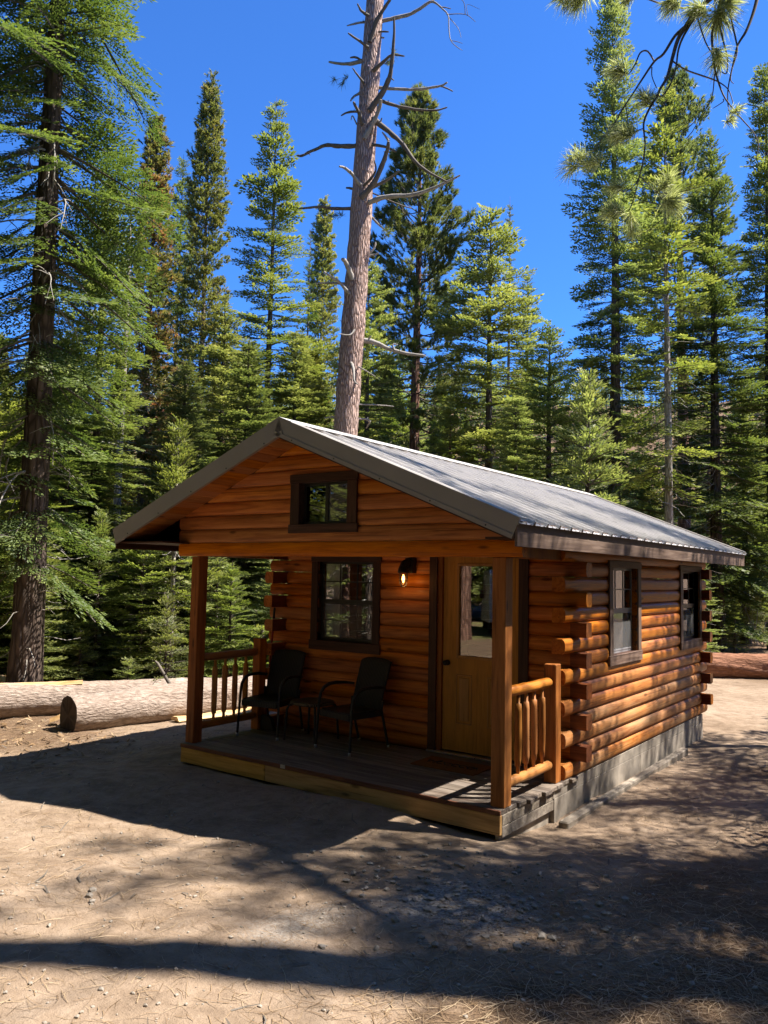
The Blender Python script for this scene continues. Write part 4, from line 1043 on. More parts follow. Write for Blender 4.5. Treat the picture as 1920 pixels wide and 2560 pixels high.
proto('pineO', 23.0, 2.9, make_pine(23.0, 2.9, 16, base=.36, nn=22, nw=.016, nb=5, gap=.55, per_m=13, low=-15, limb=.8))
proto('pineT', 27.0, 2.6, make_pine(27.0, 2.6, 17, base=.6, nn=22, nw=.018, nb=5, gap=.5, per_m=14, low=-15, limb=.8, dead=40))
for k_, v_ in PRO.items(): pass
TRK = {}
def tree(name, label, cat, x, y, ztop, kind, R=None, tr=.16, bark='bark_fir', rz=0.0, group=None, dz=0.0, th=None):
    H0, R0, cm = PRO[kind]; z0 = gz(x, y)+dz; H = ztop-z0; R = R or R0*H/H0
    o = empty(name, (x, y, z0), 0, label, cat, group)
    key = (round(H*2)/2, round(tr, 2), bark)
    if key not in TRK: TRK[key] = trunk_mesh(key[0]*.97, key[1], bark, len(TRK))
    link('trunk', TRK[key], o, (0, 0, 0), (0, 0, rz))
    link('crown', cm, o, (0, 0, 0), (0, 0, rz), (R/R0, R/R0, H/H0))
    return o
SNAG=[[[-7.22,7.78,14.28,.05],[-6.94,7.91,14.32,.046],[-6.61,8.07,14.38,.042],[-6.36,8.16,14.49,.038],[-6.14,8.23,14.57,.031],[-5.92,8.3,14.35,.019],[-5.77,8.31,14.13,.015],[-5.72,8.27,13.78,.013],[-5.65,8.24,13.47,.011],[-5.48,8.27,13.25,.009],[-5.36,8.26,13.14,.005]],[[-6.01,8.62,14.45,.012],[-5.65,8.85,14.44,.01],[-5.46,8.98,14.26,.006]],[[-6.14,8.53,14.63,.016],[-5.91,8.65,14.56,.012]],[[-5.96,8.65,14.38,.012],[-5.79,8.78,14.12,.008],[-5.75,8.84,13.92,.005]],[[-5.92,8.68,13.83,.009],[-5.71,8.84,13.77,.006]],[[-5.65,8.84,14.43,.01],[-5.62,8.73,14.63,.008],[-5.65,8.59,14.65,.006]],[[-6.28,8.44,14.77,.027],[-6.11,8.41,14.85,.019]],[[-5.59,8.87,14.39,.008],[-5.66,8.93,14.73,.006],[-5.45,9.15,14.66,.004]],[[-7.29,7.48,13.66,.06],[-7.12,7.46,14.01,.053],[-6.93,7.46,14.23,.041],[-6.72,7.46,14.41,.034]],[[-7.46,7.6,14.27,.035],[-7.61,7.4,14.17,.027],[-7.74,7.21,14.05,.015]],[[-7.32,7.45,14.26,.042],[-7.38,7.26,14.28,.03],[-7.37,7.11,14.35,.019]],[[-7.31,7.46,13.51,.041],[-7.39,7.25,13.57,.033],[-7.52,6.99,13.66,.019]],[[-7.51,7.56,13.34,.049],[-7.81,7.43,13.31,.045],[-8.06,7.32,13.35,.034],[-8.28,7.25,13.43,.023]],[[-7.56,7.52,13.35,.03],[-7.66,7.44,13.41,.026],[-7.75,7.36,13.39,.019]],[[-7.37,7.41,12.68,.036],[-7.4,7.24,12.76,.025],[-7.43,7.06,12.86,.014]],[[-7.54,7.53,12.59,.037],[-7.62,7.37,12.44,.029],[-7.62,7.25,12.27,.018]],[[-7.38,7.41,11.73,.053],[-7.39,7.25,11.95,.043],[-7.4,7.08,12.09,.028]],[[-7.59,7.5,12.14,.036],[-7.82,7.43,12.17,.025],[-8.0,7.39,12.13,.015]],[[-7.61,7.48,11.84,.022],[-7.69,7.42,12.04,.014],[-7.72,7.41,11.94,.011]],[[-7.28,7.49,12.05,.086],[-6.99,7.56,12.37,.072],[-6.79,7.56,12.69,.058],[-6.67,7.49,13.05,.047],[-6.58,7.41,13.42,.036],[-6.51,7.31,13.81,.022]],[[-7.23,7.53,12.97,.051],[-7.0,7.55,13.07,.044],[-6.76,7.58,13.19,.029],[-6.46,7.65,13.09,.018]],[[-7.28,7.74,12.72,.044],[-6.71,8.03,12.62,.037],[-6.28,8.19,12.57,.033],[-5.92,8.29,12.56,.025],[-5.75,8.28,12.57,.018]],[[-6.1,8.56,12.76,.022],[-5.9,8.76,12.67,.015]],[[-7.22,7.78,12.42,.051],[-6.88,8.06,12.3,.04],[-6.52,8.34,12.24,.036],[-6.21,8.57,12.24,.025],[-6.02,8.72,12.32,.018]],[[-7.35,7.43,11.41,.063],[-7.13,7.45,11.7,.053],[-6.97,7.43,11.93,.046],[-6.85,7.36,12.09,.039]],[[-7.21,7.54,11.87,.075],[-6.85,7.66,11.51,.063],[-6.52,7.75,11.15,.052],[-6.27,7.78,10.76,.044],[-5.97,7.84,10.44,.034],[-5.54,7.97,10.13,.02]],[[-7.61,7.48,11.34,.06],[-7.93,7.34,11.36,.057],[-8.21,7.22,11.43,.05],[-8.49,7.09,11.35,.04],[-8.76,6.96,11.23,.032],[-8.9,6.95,11.28,.022]],[[-7.4,7.4,10.34,.051],[-7.46,7.19,10.5,.041],[-7.51,7.0,10.58,.034],[-7.53,6.82,10.55,.027]],[[-7.63,7.46,10.34,.035],[-7.8,7.39,10.39,.024]],[[-7.39,7.4,10.03,.082],[-7.09,7.48,10.35,.072],[-6.87,7.5,10.75,.058],[-6.73,7.45,10.95,.048],[-6.64,7.37,11.09,.038]],[[-7.04,7.92,11.48,.032],[-7.19,7.87,11.71,.018]],[[-7.35,7.44,10.32,.038],[-7.12,7.46,10.48,.031],[-6.99,7.4,10.59,.02],[-6.95,7.29,10.72,.014]],[[-7.26,7.5,10.25,.044],[-6.89,7.63,10.39,.038],[-6.58,7.71,10.56,.02]],[[-7.25,7.51,9.95,.068],[-6.88,7.64,10.03,.058],[-6.35,7.87,10.03,.05],[-5.9,8.03,10.12,.04],[-5.36,8.22,10.33,.023]],[[-7.65,7.45,9.89,.045],[-7.99,7.15,9.87,.041],[-8.15,7.0,9.89,.034],[-8.33,6.82,9.85,.031],[-8.51,6.64,9.8,.02]],[[-8.14,7.04,9.9,.027],[-8.26,7.08,10.05,.021]],[[-7.36,7.68,9.78,.031],[-7.25,7.88,9.6,.027],[-7.14,8.07,9.48,.017]],[[-7.21,7.54,11.27,.042],[-6.9,7.63,11.16,.035],[-6.65,7.66,10.99,.021]],[[-7.14,7.6,13.89,.026],[-6.89,7.63,13.81,.019]],[[-7.26,7.76,13.89,.027],[-7.12,7.78,13.85,.019]],[[-7.33,7.7,10.28,.021],[-6.93,8.14,10.09,.017],[-6.73,8.42,10.04,.014]],[[-7.5,7.31,8.21,.072],[-7.49,7.17,8.39,.06],[-7.48,7.02,8.52,.051],[-7.45,6.89,8.51,.041]],[[-7.73,7.39,8.19,.036],[-8.02,7.19,8.2,.03],[-8.28,7.0,8.19,.021]],[[-7.54,7.28,7.89,.048],[-7.64,7.05,8.09,.039],[-7.69,6.85,8.15,.033],[-7.74,6.64,8.22,.021]],[[-7.4,7.65,8.77,.034],[-7.26,7.76,9.02,.028],[-7.24,7.77,9.15,.019]],[[-7.4,7.65,8.79,.031],[-7.16,7.8,8.89,.025]],[[-7.42,7.38,7.17,.026],[-7.44,7.21,6.95,.02],[-7.56,6.95,6.93,.012]],[[-7.46,7.6,6.95,.071],[-7.22,7.81,6.89,.062],[-6.99,8.01,6.77,.053],[-6.74,8.21,6.69,.044],[-6.35,8.5,6.63,.03]],[[-6.87,8.04,6.73,.027],[-6.91,8.04,6.86,.021],[-6.83,8.12,6.86,.015]],[[-7.49,7.32,6.37,.046],[-7.39,7.25,6.27,.04],[-7.29,7.17,6.1,.031],[-7.21,7.09,5.9,.023],[-7.08,7.04,5.79,.014]],[[-7.81,7.32,6.38,.035],[-7.88,7.32,6.4,.029]],[[-7.49,7.58,5.51,.02],[-7.2,7.93,5.53,.018],[-6.98,8.22,5.53,.012]],[[-7.52,7.56,5.19,.032],[-7.41,7.75,5.21,.029],[-7.38,7.88,5.17,.026],[-7.49,7.91,5.04,.018]],[[-7.84,7.29,5.21,.035],[-8.12,7.22,5.21,.017]],[[-7.37,7.42,6.29,.02],[-7.0,7.55,6.05,.014]]]
PINEB=[[[1.27,2.69,8.17,.0408],[1.04,2.58,7.96,.0274],[.91,2.52,7.84,.0253],[.83,2.46,7.68,.0233],[.76,2.41,7.53,.0212],[.72,2.35,7.31,.0192],[.68,2.29,7.08,.0154],[.62,2.24,6.94,.0136],[.6,2.21,6.86,.0135],[.53,2.15,6.7,.0117],[.49,2.11,6.54,.0099],[.52,2.06,6.29,.0081],[.51,2.0,6.05,.008],[.49,1.96,5.91,.0063],[.46,1.9,5.69,.0054],[.41,1.84,5.51,.0046],[.31,1.8,5.49,.0038]],[[.83,2.46,7.68,.0179],[.73,2.41,7.58,.016],[.63,2.34,7.38,.014],[.55,2.29,7.3,.0122],[.44,2.21,7.09,.0103],[.37,2.15,6.94,.0085],[.28,2.08,6.76,.0084],[.22,2.01,6.59,.0066],[.12,1.94,6.44,.0065],[.02,1.86,6.25,.0048],[-.1,1.79,6.17,.0048]],[[.55,2.29,7.3,.0087],[.48,2.29,7.44,.0088],[.41,2.27,7.44,.0088],[.37,2.22,7.3,.007],[.31,2.18,7.19,.0052],[.23,2.15,7.19,.0052]],[[.96,2.54,7.87,.0145],[.82,2.44,7.58,.0124],[.77,2.39,7.4,.0105],[.76,2.34,7.2,.0086],[.73,2.29,7.02,.0085],[.66,2.23,6.86,.0084],[.6,2.21,6.86,.0084]],[[.72,2.34,7.27,.0087],[.85,2.35,7.13,.0086],[1.01,2.38,7.02,.0085],[1.15,2.4,6.92,.0068],[1.25,2.4,6.8,.0051],[1.29,2.38,6.67,.005],[1.3,2.37,6.61,.0033]],[[1.25,2.67,8.11,.0222],[1.16,2.62,7.96,.0183],[1.12,2.57,7.76,.0144],[1.08,2.51,7.55,.0124],[1.1,2.45,7.25,.0122],[1.13,2.42,7.03,.0103],[1.21,2.37,6.74,.0084],[1.3,2.36,6.56,.0066],[1.4,2.35,6.39,.0065],[1.5,2.34,6.22,.0049],[1.54,2.31,6.07,.0048],[1.51,2.27,5.91,.0032]],[[1.25,2.67,8.07,.0147],[1.24,2.63,7.9,.0109],[1.25,2.59,7.67,.009],[1.3,2.54,7.4,.0088],[1.32,2.51,7.23,.0069],[1.28,2.46,7.04,.0069],[1.27,2.43,6.91,.0051],[1.3,2.42,6.85,.0034]],[[1.5,2.72,8.03,.0239],[1.48,2.68,7.83,.0199],[1.44,2.63,7.63,.0161],[1.39,2.58,7.46,.0141],[1.32,2.53,7.31,.0105],[1.28,2.47,7.07,.0069],[1.25,2.4,6.8,.0067],[1.26,2.35,6.58,.005],[1.3,2.33,6.41,.0033]],[[.94,2.51,7.74,.009],[1.02,2.47,7.44,.007],[1.09,2.46,7.27,.007],[1.11,2.45,7.2,.0052]],[[1.12,2.57,7.76,.0108],[1.18,2.52,7.43,.0088],[1.23,2.48,7.19,.0069],[1.23,2.44,7.0,.0068],[1.18,2.43,7.03,.0051]],[[1.12,2.41,7.01,.0068],[1.11,2.35,6.75,.005],[1.06,2.31,6.61,.0033]],[[1.21,2.36,6.69,.005],[1.21,2.36,6.66,.005],[1.12,2.32,6.6,.0033]],[[.5,1.96,5.91,.0063],[.58,1.97,5.81,.0047],[.66,1.98,5.72,.0047],[.73,2.01,5.74,.0039]],[[.66,1.98,5.72,.0047],[.73,1.97,5.59,.0039],[.8,1.99,5.56,.0031]],[[.5,2.1,6.49,.0066],[.43,2.06,6.46,.0049],[.33,2.01,6.39,.0049],[.26,1.98,6.38,.0033]],[[.49,1.96,5.91,.0063],[.46,1.93,5.83,.0047],[.38,1.89,5.76,.0047],[.3,1.86,5.79,.0031]],[[.53,2.27,7.23,.0069],[.54,2.24,7.11,.0051],[.59,2.23,6.96,.0051]],[[.41,1.84,5.51,.0046],[.42,1.82,5.4,.0038],[.44,1.8,5.3,.003]],[[.31,2.09,6.79,.005],[.34,2.06,6.6,.005],[.3,2.01,6.44,.0033],[.23,1.98,6.44,.0033]],[[.82,2.51,7.91,.0109],[.6,2.46,8.02,.0092],[.33,2.39,8.19,.0074],[.05,2.3,8.27,.0074],[-.25,2.18,8.29,.0056]]]
TUFT=[[-.08,1.74,6.14,.207,-.58,-.8,-.14],[.09,1.81,6.13,.143,-.96,-.28,.01],[.22,2.1,7.19,.172,-.98,-.19,.02],[.48,2.12,6.82,.167,-.4,.07,.91],[.31,1.99,6.55,.148,-.85,-.53,-.01],[.27,1.94,6.39,.146,-.91,-.41,-.0],[.4,1.99,6.4,.13,-.6,-.74,-.31],[.29,1.81,5.78,.132,-.95,-.3,.01],[.28,1.74,5.5,.168,-.81,-.53,.27],[.47,1.76,5.28,.128,.17,-.2,-.96],[.78,1.99,5.81,.156,.58,-.11,.81],[.81,1.94,5.54,.168,.57,.82,.04],[-.22,2.13,8.24,.203,-.96,-.15,-.24],[-.36,2.07,8.24,.166,-.51,-.8,-.31],[.68,2.43,7.95,.182,-.86,-.27,-.43],[1.15,2.51,7.67,.285,.02,.0,-1.0],[.96,2.48,7.79,.198,-.56,-.77,-.31],[1.15,2.4,7.16,.189,.09,-.09,-.99],[1.34,2.31,6.51,.099,.63,.78,.04],[.25,2.31,8.12,.11,-.88,-.21,-.41],[1.2,2.56,7.81,.216,.94,.21,-.28]]
# ------------------------------------------------------------------ the trees of the picture
RD = math.radians
t1 = tree('fir_tree', 'large dark trunked fir nearest on the left with drooping boughs and hanging dead branches', 'fir tree', -9.1, 1.2, 20.5, 'near', 3.2, .25, 'bark_dark', .4)
rr = random.Random(5)
for i in range(24):
    z = rr.uniform(3.0, 9.5); a = math.atan2(-7, 12)+rr.uniform(-1.6, 1.2); L = rr.uniform(.6, 1.8); n = 9
    p = Vector((.2*math.cos(a), .2*math.sin(a), z)); el = rr.uniform(-.7, .1); pts = [p.copy()]
    for q in range(n):
        a += rr.uniform(-.22, .22); el -= rr.uniform(.02, .26); p = p+Vector((math.cos(a)*math.cos(el), math.sin(a)*math.cos(el), math.sin(el)))*L/n; pts.append(p.copy())
    b = MB(); b.tube(pts, [.018*(1-.78*q/n) for q in range(n+1)], 5)
    for q in (3, 5, 7):
        d = Vector((rr.uniform(-1, 1), rr.uniform(-1, 1), rr.uniform(-1.4, .1))).normalized()*rr.uniform(.15, .4); p = pts[q]
        b.tube([p, p+d*.5+Vector((0, 0, .02)), p+d], [.010, .007, .004], 4)
    b.build('dead_branch', [M['dead']], t1)
TREES = [
 # name, label, cat, x, y, ztop, kind, R, trunk r, bark, rz
 ('pine_tree', 'narrow lodgepole pine with rusty brown needle clusters, left of the olive one', 'pine tree', -17.8, 9.8, 16.7, 'lodgeA', 1.25, .15, 'bark_fir', 1.0),
 ('fir_tree', 'slim dark fir squeezed between the rusty and the olive lodgepole pines', 'fir tree', -21.9, 14.2, 18.6, 'firS', 1.2, .13, 'bark_fir', 2.0),
 ('pine_tree', 'tall narrow olive green lodgepole pine standing against the open sky at left', 'pine tree', -19.8, 13.7, 20.9, 'lodgeB', 1.35, .16, 'bark_fir', .3),
 ('fir_tree', 'bright green pointed fir left of the bare snag, rising above the roof peak', 'fir tree', -13.9, 11.3, 16.7, 'firA', 2.15, .15, 'bark_fir', .7),
 ('fir_tree', 'distant slim fir with its tip just left of the bare snag', 'fir tree', -23.2, 24.4, 21.3, 'lodgeB', 1.45, .15, 'bark_pale', 2.6),
 ('fir_tree', 'distant short spired fir left of the slim one by the snag', 'fir tree', -22.4, 22.5, 18.8, 'spire', .9, .12, 'bark_fir', 1.1),
 ('fir_tree', 'bright fir directly behind the lower trunk of the bare snag', 'fir tree', -10.4, 11.7, 10.8, 'firW', 1.5, .13, 'bark_fir', 2.2),
 ('pine_tree', 'big long needled pine with dark trunk right of the bare snag', 'pine tree', -11.5, 15.8, 18.4, 'pineA', 2.3, .24, 'bark_red', .5),
 ('fir_tree', 'broad yellow green fir in the middle rising behind the roof slope', 'fir tree', -7.5, 13.5, 12.4, 'firW', 2.15, .16, 'bark_fir', 4.0),
 ('fir_tree', 'thin sparse dead topped spire behind the broad middle fir', 'fir tree', -10.7, 20.9, 16.5, 'spire', .75, .11, 'bark_pale', 3.0),
 ('fir_tree', 'small dark fir top on the right shoulder of the broad middle fir', 'fir tree', -9.2, 19.4, 12.9, 'firD', 1.3, .14, 'bark_dark', 1.3),
 ('fir_tree', 'dark green fir between the broad middle fir and the patch of low sky', 'fir tree', -5.2, 12.4, 8.3, 'firW', 1.35, .13, 'bark_dark', 5.0),
 ('fir_tree', 'very tall fir at right reaching the top of the picture with grey trunk', 'fir tree', -5.8, 18.7, 21.4, 'firG', 1.75, .24, 'bark_fir', 2.4),
 ('fir_tree', 'slender pale trunked fir with many bare dead branchlets on its right side', 'fir tree', -2.6, 13.4, 14.3, 'thin', 1.0, .125, 'bark_pale', 1.7),
 ('pine_tree', 'wide crowned olive pine behind the slender pale trunk at right', 'pine tree', -6.0, 27.0, 23.2, 'pineB', 2.9, .30, 'bark_red', 2.0),
 ('fir_tree', 'dark trunked fir at right whose trunk stands behind the far roof corner', 'fir tree', -3.2, 20.5, 16.7, 'firD', 1.95, .21, 'bark_dark', .9),
 ('fir_tree', 'dark fir at the right edge with its trunk right of the far roof corner', 'fir tree', -1.95, 22.6, 19.5, 'firG', 1.5, .22, 'bark_dark', 3.3),
 ('fir_tree', 'near dark fir standing mostly beyond the right edge of the picture', 'fir tree', 1.0, 17.0, 17.5, 'firO', 1.7, .20, 'bark_dark', 5.1),
 ('fir_tree', 'low dark fir behind the upper right end of the roof ridge', 'fir tree', -3.6, 10.9, 6.4, 'young', 1.35, .09, 'bark_dark', .2),
 ('fir_tree', 'pale yellow green young fir with grey stem left of the porch roof', 'fir tree', -9.0, 4.0, 4.7, 'young', .95, .075, 'bark_pale', 1.9),
 ('fir_tree', 'bushy fir right of the large near fir, its top against the sky', 'fir tree', -13.6, 5.3, 11.5, 'firB', 1.5, .15, 'bark_dark', 2.9),
 ('fir_tree', 'leafy fir at the far left edge behind the large near fir', 'fir tree', -12.5, .9, 9.0, 'firA', 1.6, .15, 'bark_dark', 1.2),
 ('fir_tree', 'dense dark fir seen between the porch post and the cabin wall', 'fir tree', -10.9, 7.6, 7.6, 'firD', 1.7, .15, 'bark_dark', .1),
 ('fir_tree', 'green fir behind the left slope of the porch roof', 'fir tree', -12.6, 8.3, 9.2, 'firA', 1.7, .15, 'bark_dark', 4.4),
 ('fir_tree', 'fir directly behind the roof peak, left of the snag base', 'fir tree', -11.6, 10.0, 8.6, 'firB', 1.6, .14, 'bark_fir', 3.7),
 ('fir_tree', 'shady fir between the large near fir and the rusty lodgepole pine', 'fir tree', -12.7, 4.0, 7.2, 'firD', 1.5, .15, 'bark_dark', 2.3),
 ('fir_tree', 'short bushy fir behind the left porch railing', 'fir tree', -8.4, 6.6, 3.4, 'young', 1.1, .07, 'bark_dark', 3.1),
 ('fir_tree', 'thick dark fir low at the left edge beside the large near trunk', 'fir tree', -12.2, 2.6, 5.2, 'firW', 1.3, .12, 'bark_dark', 1.4),
 ('fir_tree', 'fir filling the gap behind the pale young fir', 'fir tree', -10.8, 5.6, 6.6, 'firD', 1.35, .13, 'bark_dark', 5.6),
]
for n_, lab, cat, x, y, zt, kind, R, tr, bk, rz in TREES: tree(n_, lab, cat, x, y, zt, kind, R*(1.22 if kind[:3] == 'fir' else 1.1), tr, bk, rz)
SAP = [('dark sapling beside the large near trunk behind the log pile', -10.7, 2.4, .95, 'sap', .6), ('slim young fir with a black stem behind the log pile', -10.6, 3.5, 3.0, 'young', .75),
       ('pale blue green sapling in front of the pale young fir', -8.0, 3.1, 1.35, 'sap', .55), ('tiny sapling just above the thick log', -8.2, 2.5, .35, 'sap', .38),
       ('small sapling second from the large near trunk', -10.2, 2.9, .7, 'sap', .5), ('bright sapling behind the left porch railing', -7.6, 5.0, .8, 'sap', .6)]
for i, (lab, x, y, zt, kind, R) in enumerate(SAP): tree('fir_sapling', lab, 'sapling', x, y, zt, kind, R, .03, 'bark_dark', i*1.3, 'young firs behind the log pile')
# dead spire
ds = empty('dead_tree', (-16.6, 8.1, gz(-16.6, 8.1)), 0, 'thin dead grey spire left of the rusty lodgepole pine', 'dead tree')
link('trunk', trunk_mesh(14.2, .14, 'bark_pale', 77, 10), ds)
rr = random.Random(9); b = MB()
for i in range(70):
    z = rr.uniform(5, 13.6); a = rr.uniform(0, 6.28); L = (14.4-z)*.10+rr.uniform(.1, .35); b.tube([(0, 0, z), (math.cos(a)*L*.6, math.sin(a)*L*.6, z+.03), (math.cos(a)*L, math.sin(a)*L, z-.08)], [.014, .01, .004], 4)
tag(b.build('dead_twigs', [M['dead']], ds), kind='stuff')

# the bare snag behind the cabin
sb = Vector((-7.86, 7.27, gz(-7.86, 7.27)))
sn = empty('snag', sb, 0, 'tall bare pinkish pine trunk with broken grey limbs rising behind the roof', 'dead tree')
pts = []; rad = []; rr = random.Random(4)
A = [(-7.86, 7.27, sb.z-.4, .40), (-7.83, 7.30, .6, .315), (-7.77, 7.36, 2.8, .285), (-7.68, 7.43, 5.04, .266), (-7.60, 7.49, 7.1, .256), (-7.52, 7.55, 9.19, .243), (-7.43, 7.63, 12.0, .22), (-7.34, 7.70, 14.79, .194), (-7.2, 7.8, 18.5, .15), (-7.05, 7.9, 22, .09)]
k = 22
for i in range(len(A)-1):
    for q in range(9):
        f = q/9; pts.append(tuple(A[i][j]+(A[i+1][j]-A[i][j])*f-(sb[j]) for j in range(3))); rad.append(A[i][3]+(A[i+1][3]-A[i][3])*f)
pts.append(tuple(A[-1][j]-sb[j] for j in range(3))); rad.append(.09)
b = MB(); b.tube(pts, [q*(1+.035*math.sin(i*1.9)+.02*math.sin(i*5.1)) for i, q in enumerate(rad)], k, jit=.035, rng=rr)
b.build('trunk', [M['bark_snag']], sn)
for i, pl in enumerate(SNAG):
    P = [Vector(p[:3])-sb for p in pl]; R_ = [p[3]*.88 for p in pl]
    if len(P) == 2: P = [P[0], (P[0]+P[1])/2+Vector((0, 0, .01)), P[1]]; R_ = [R_[0], (R_[0]+R_[1])/2, R_[1]]
    # resample smoothly with a little knobbliness
    np_ = []; nr = []; rq = random.Random(i)
    for j in range(len(P)-1):
        a0 = P[max(j-1, 0)]; a1 = P[j]; a2 = P[j+1]; a3 = P[min(j+2, len(P)-1)]
        for q in range(4):
            t = q/4; p = .5*((2*a1)+(a2-a0)*t+(2*a0-5*a1+4*a2-a3)*t*t+(3*a1-a0-3*a2+a3)*t**3)
            np_.append(p+Vector((rq.uniform(-1, 1), rq.uniform(-1, 1), rq.uniform(-1, 1)))*R_[j]*.12); nr.append((R_[j]+(R_[j+1]-R_[j])*t)*(1+rq.uniform(-.1, .12)))
    np_.append(P[-1]); nr.append(R_[-1]*.8)
    b = MB(); b.tube(np_, nr, 8 if R_[0] > .02 else 5)
    for q in range(2, len(np_)-2, 3):
        if R_[0] > .025 and rq.random() < .5:
            d = Vector((rq.uniform(-1, 1), rq.uniform(-1, 1), rq.uniform(-.3, 1))).normalized()
            b.tube([np_[q], np_[q]+d*nr[q]*2.2], [nr[q]*.4, nr[q]*.22], 5)
    z = pl[0][2]
    b.build('limb', [M['dead'] if (z < 9 or i % 3 == 0) else M['dead_dark']], sn)
def needle_tuft(b3, p, d, n, L, wd, r):
    d = np.array(d, float); d /= np.linalg.norm(d)
    ph = r.uniform(0, 6.28, n); el = np.clip(np.abs(r.normal(.75, .42, n)), .05, 2.2)
    u = np.cross(d, [.13, .21, .97]); u /= np.linalg.norm(u); v = np.cross(d, u)
    nd = d[None]*np.cos(el)[:, None]+(u[None]*np.cos(ph)[:, None]+v[None]*np.sin(ph)[:, None])*np.sin(el)[:, None]
    st = np.array(p)[None]-d[None]*r.uniform(0, .11, n)[:, None]
    w_ = np.cross(nd, r.normal(0, 1, (n, 3))); w_ /= np.linalg.norm(w_, axis=1)[:, None]
    ll = L*r.uniform(.75, 1.1, n)[:, None]; sag = np.array([0, 0, -1.0])*ll*.12
    m = st+nd*ll*.55; e = st+nd*ll+sag
    b3.append(np.stack([st-w_*wd*.5, st+w_*wd*.5, m+w_*wd*.5], 1)); b3.append(np.stack([st-w_*wd*.5, m+w_*wd*.5, m-w_*wd*.5], 1)); b3.append(np.stack([m-w_*wd*.5, m+w_*wd*.5, e], 1))
b3 = []; r = np.random.default_rng(2)
for p, d in (((-7.95, 7.25, 9.75), (-1, 0, .5)), ((-7.9, 7.2, 8.0), (-1, 0, .2)), ((-7.95, 7.3, 12.9), (-1, .2, .2)), ((-6.95, 7.8, 13.4), (1, .2, .2)), ((-7.0, 7.85, 9.4), (1, 0, .4))):
    for q in range(3): needle_tuft(b3, np.array(p)-np.array(sb)+r.normal(0, .07, 3), np.array(d)+r.normal(0, .3, 3), 40, .17, .007, r)
T3 = np.concatenate(b3); o = link('needles', np_mesh('needles', np.zeros((0, 4, 3)), T3, [M['pine']], tt=np.clip(r.normal(.5, .2, len(T3)), 0, 1)), sn); tag(o, kind='stuff')

# the long needled pine whose branch hangs in from the right
pb = Vector((6.5, 2.0, gz(6.5, 2.0)))
pn = empty('pine_tree', pb, 0, 'long needled pine whose hanging branch crosses the sky at top right', 'pine tree')
link('trunk', trunk_mesh(27, .34, 'bark_red', 91, 18, 40), pn)
Pm = [Vector(p[:3])-pb for p in PINEB[0]]
b = MB()
tip = Vector(PINEB[0][0][:3])-pb; tip2 = Vector(PINEB[5][0][:3])-pb; tip3 = Vector(PINEB[7][0][:3])-pb; tip4 = Vector(PINEB[6][0][:3])-pb
start = Vector((-.1, .05, 10.6))
def limb_to(t, r0, r1):
    n = 9; pts = []
    for q in range(n): f = q/(n-1); pts.append(start.lerp(t, f)+Vector((0, .25*math.sin(f*3.1), .55*math.sin(f*math.pi))))
    b.tube(pts, [r0+(r1-r0)*q/(n-1) for q in range(n)], 8)
limb_to(tip, .05, PINEB[0][0][3]); limb_to(tip2, .05, PINEB[5][0][3]); limb_to(tip3, .05, PINEB[7][0][3]); limb_to(tip4, .04, PINEB[6][0][3])
for i, pl in enumerate(PINEB):
    P = [Vector(p[:3])-pb for p in pl]; R_ = [max(.0035, p[3]) for p in pl]; np_ = []; nr = []
    if len(P) == 2: P = [P[0], (P[0]+P[1])/2, P[1]]; R_ = [R_[0], R_[1], R_[1]]
    for j in range(len(P)-1):
        a0 = P[max(j-1, 0)]; a1 = P[j]; a2 = P[j+1]; a3 = P[min(j+2, len(P)-1)]
        for q in range(4):
            t = q/4; np_.append(.5*((2*a1)+(a2-a0)*t+(2*a0-5*a1+4*a2-a3)*t*t+(3*a1-a0-3*a2+a3)*t**3)); nr.append(R_[j]+(R_[j+1]-R_[j])*t)
    np_.append(P[-1]); nr.append(R_[-1]*.8)
    b.tube(np_, nr, 7)
b.build('branch', [M['twig']], pn)
b3 = []; r = np.random.default_rng(8)
for x, y, z, s, dx, dy, dz in TUFT:
    for q in range(3 if s > .16 else 2): needle_tuft(b3, np.array((x, y, z))-np.array(pb)+r.normal(0, .03, 3), np.array((dx, dy, dz))+r.normal(0, .25, 3), 95, s*1.15, .006, r)
T3 = np.concatenate(b3); o = link('needles', np_mesh('needles', np.zeros((0, 4, 3)), T3, [M['pine_near']], tt=np.clip(r.normal(.5, .25, len(T3)), 0, 1)), pn); tag(o, kind='stuff')
link('crown', PRO['pineT'][2], pn, (0, 0, 0), (0, 0, .5))

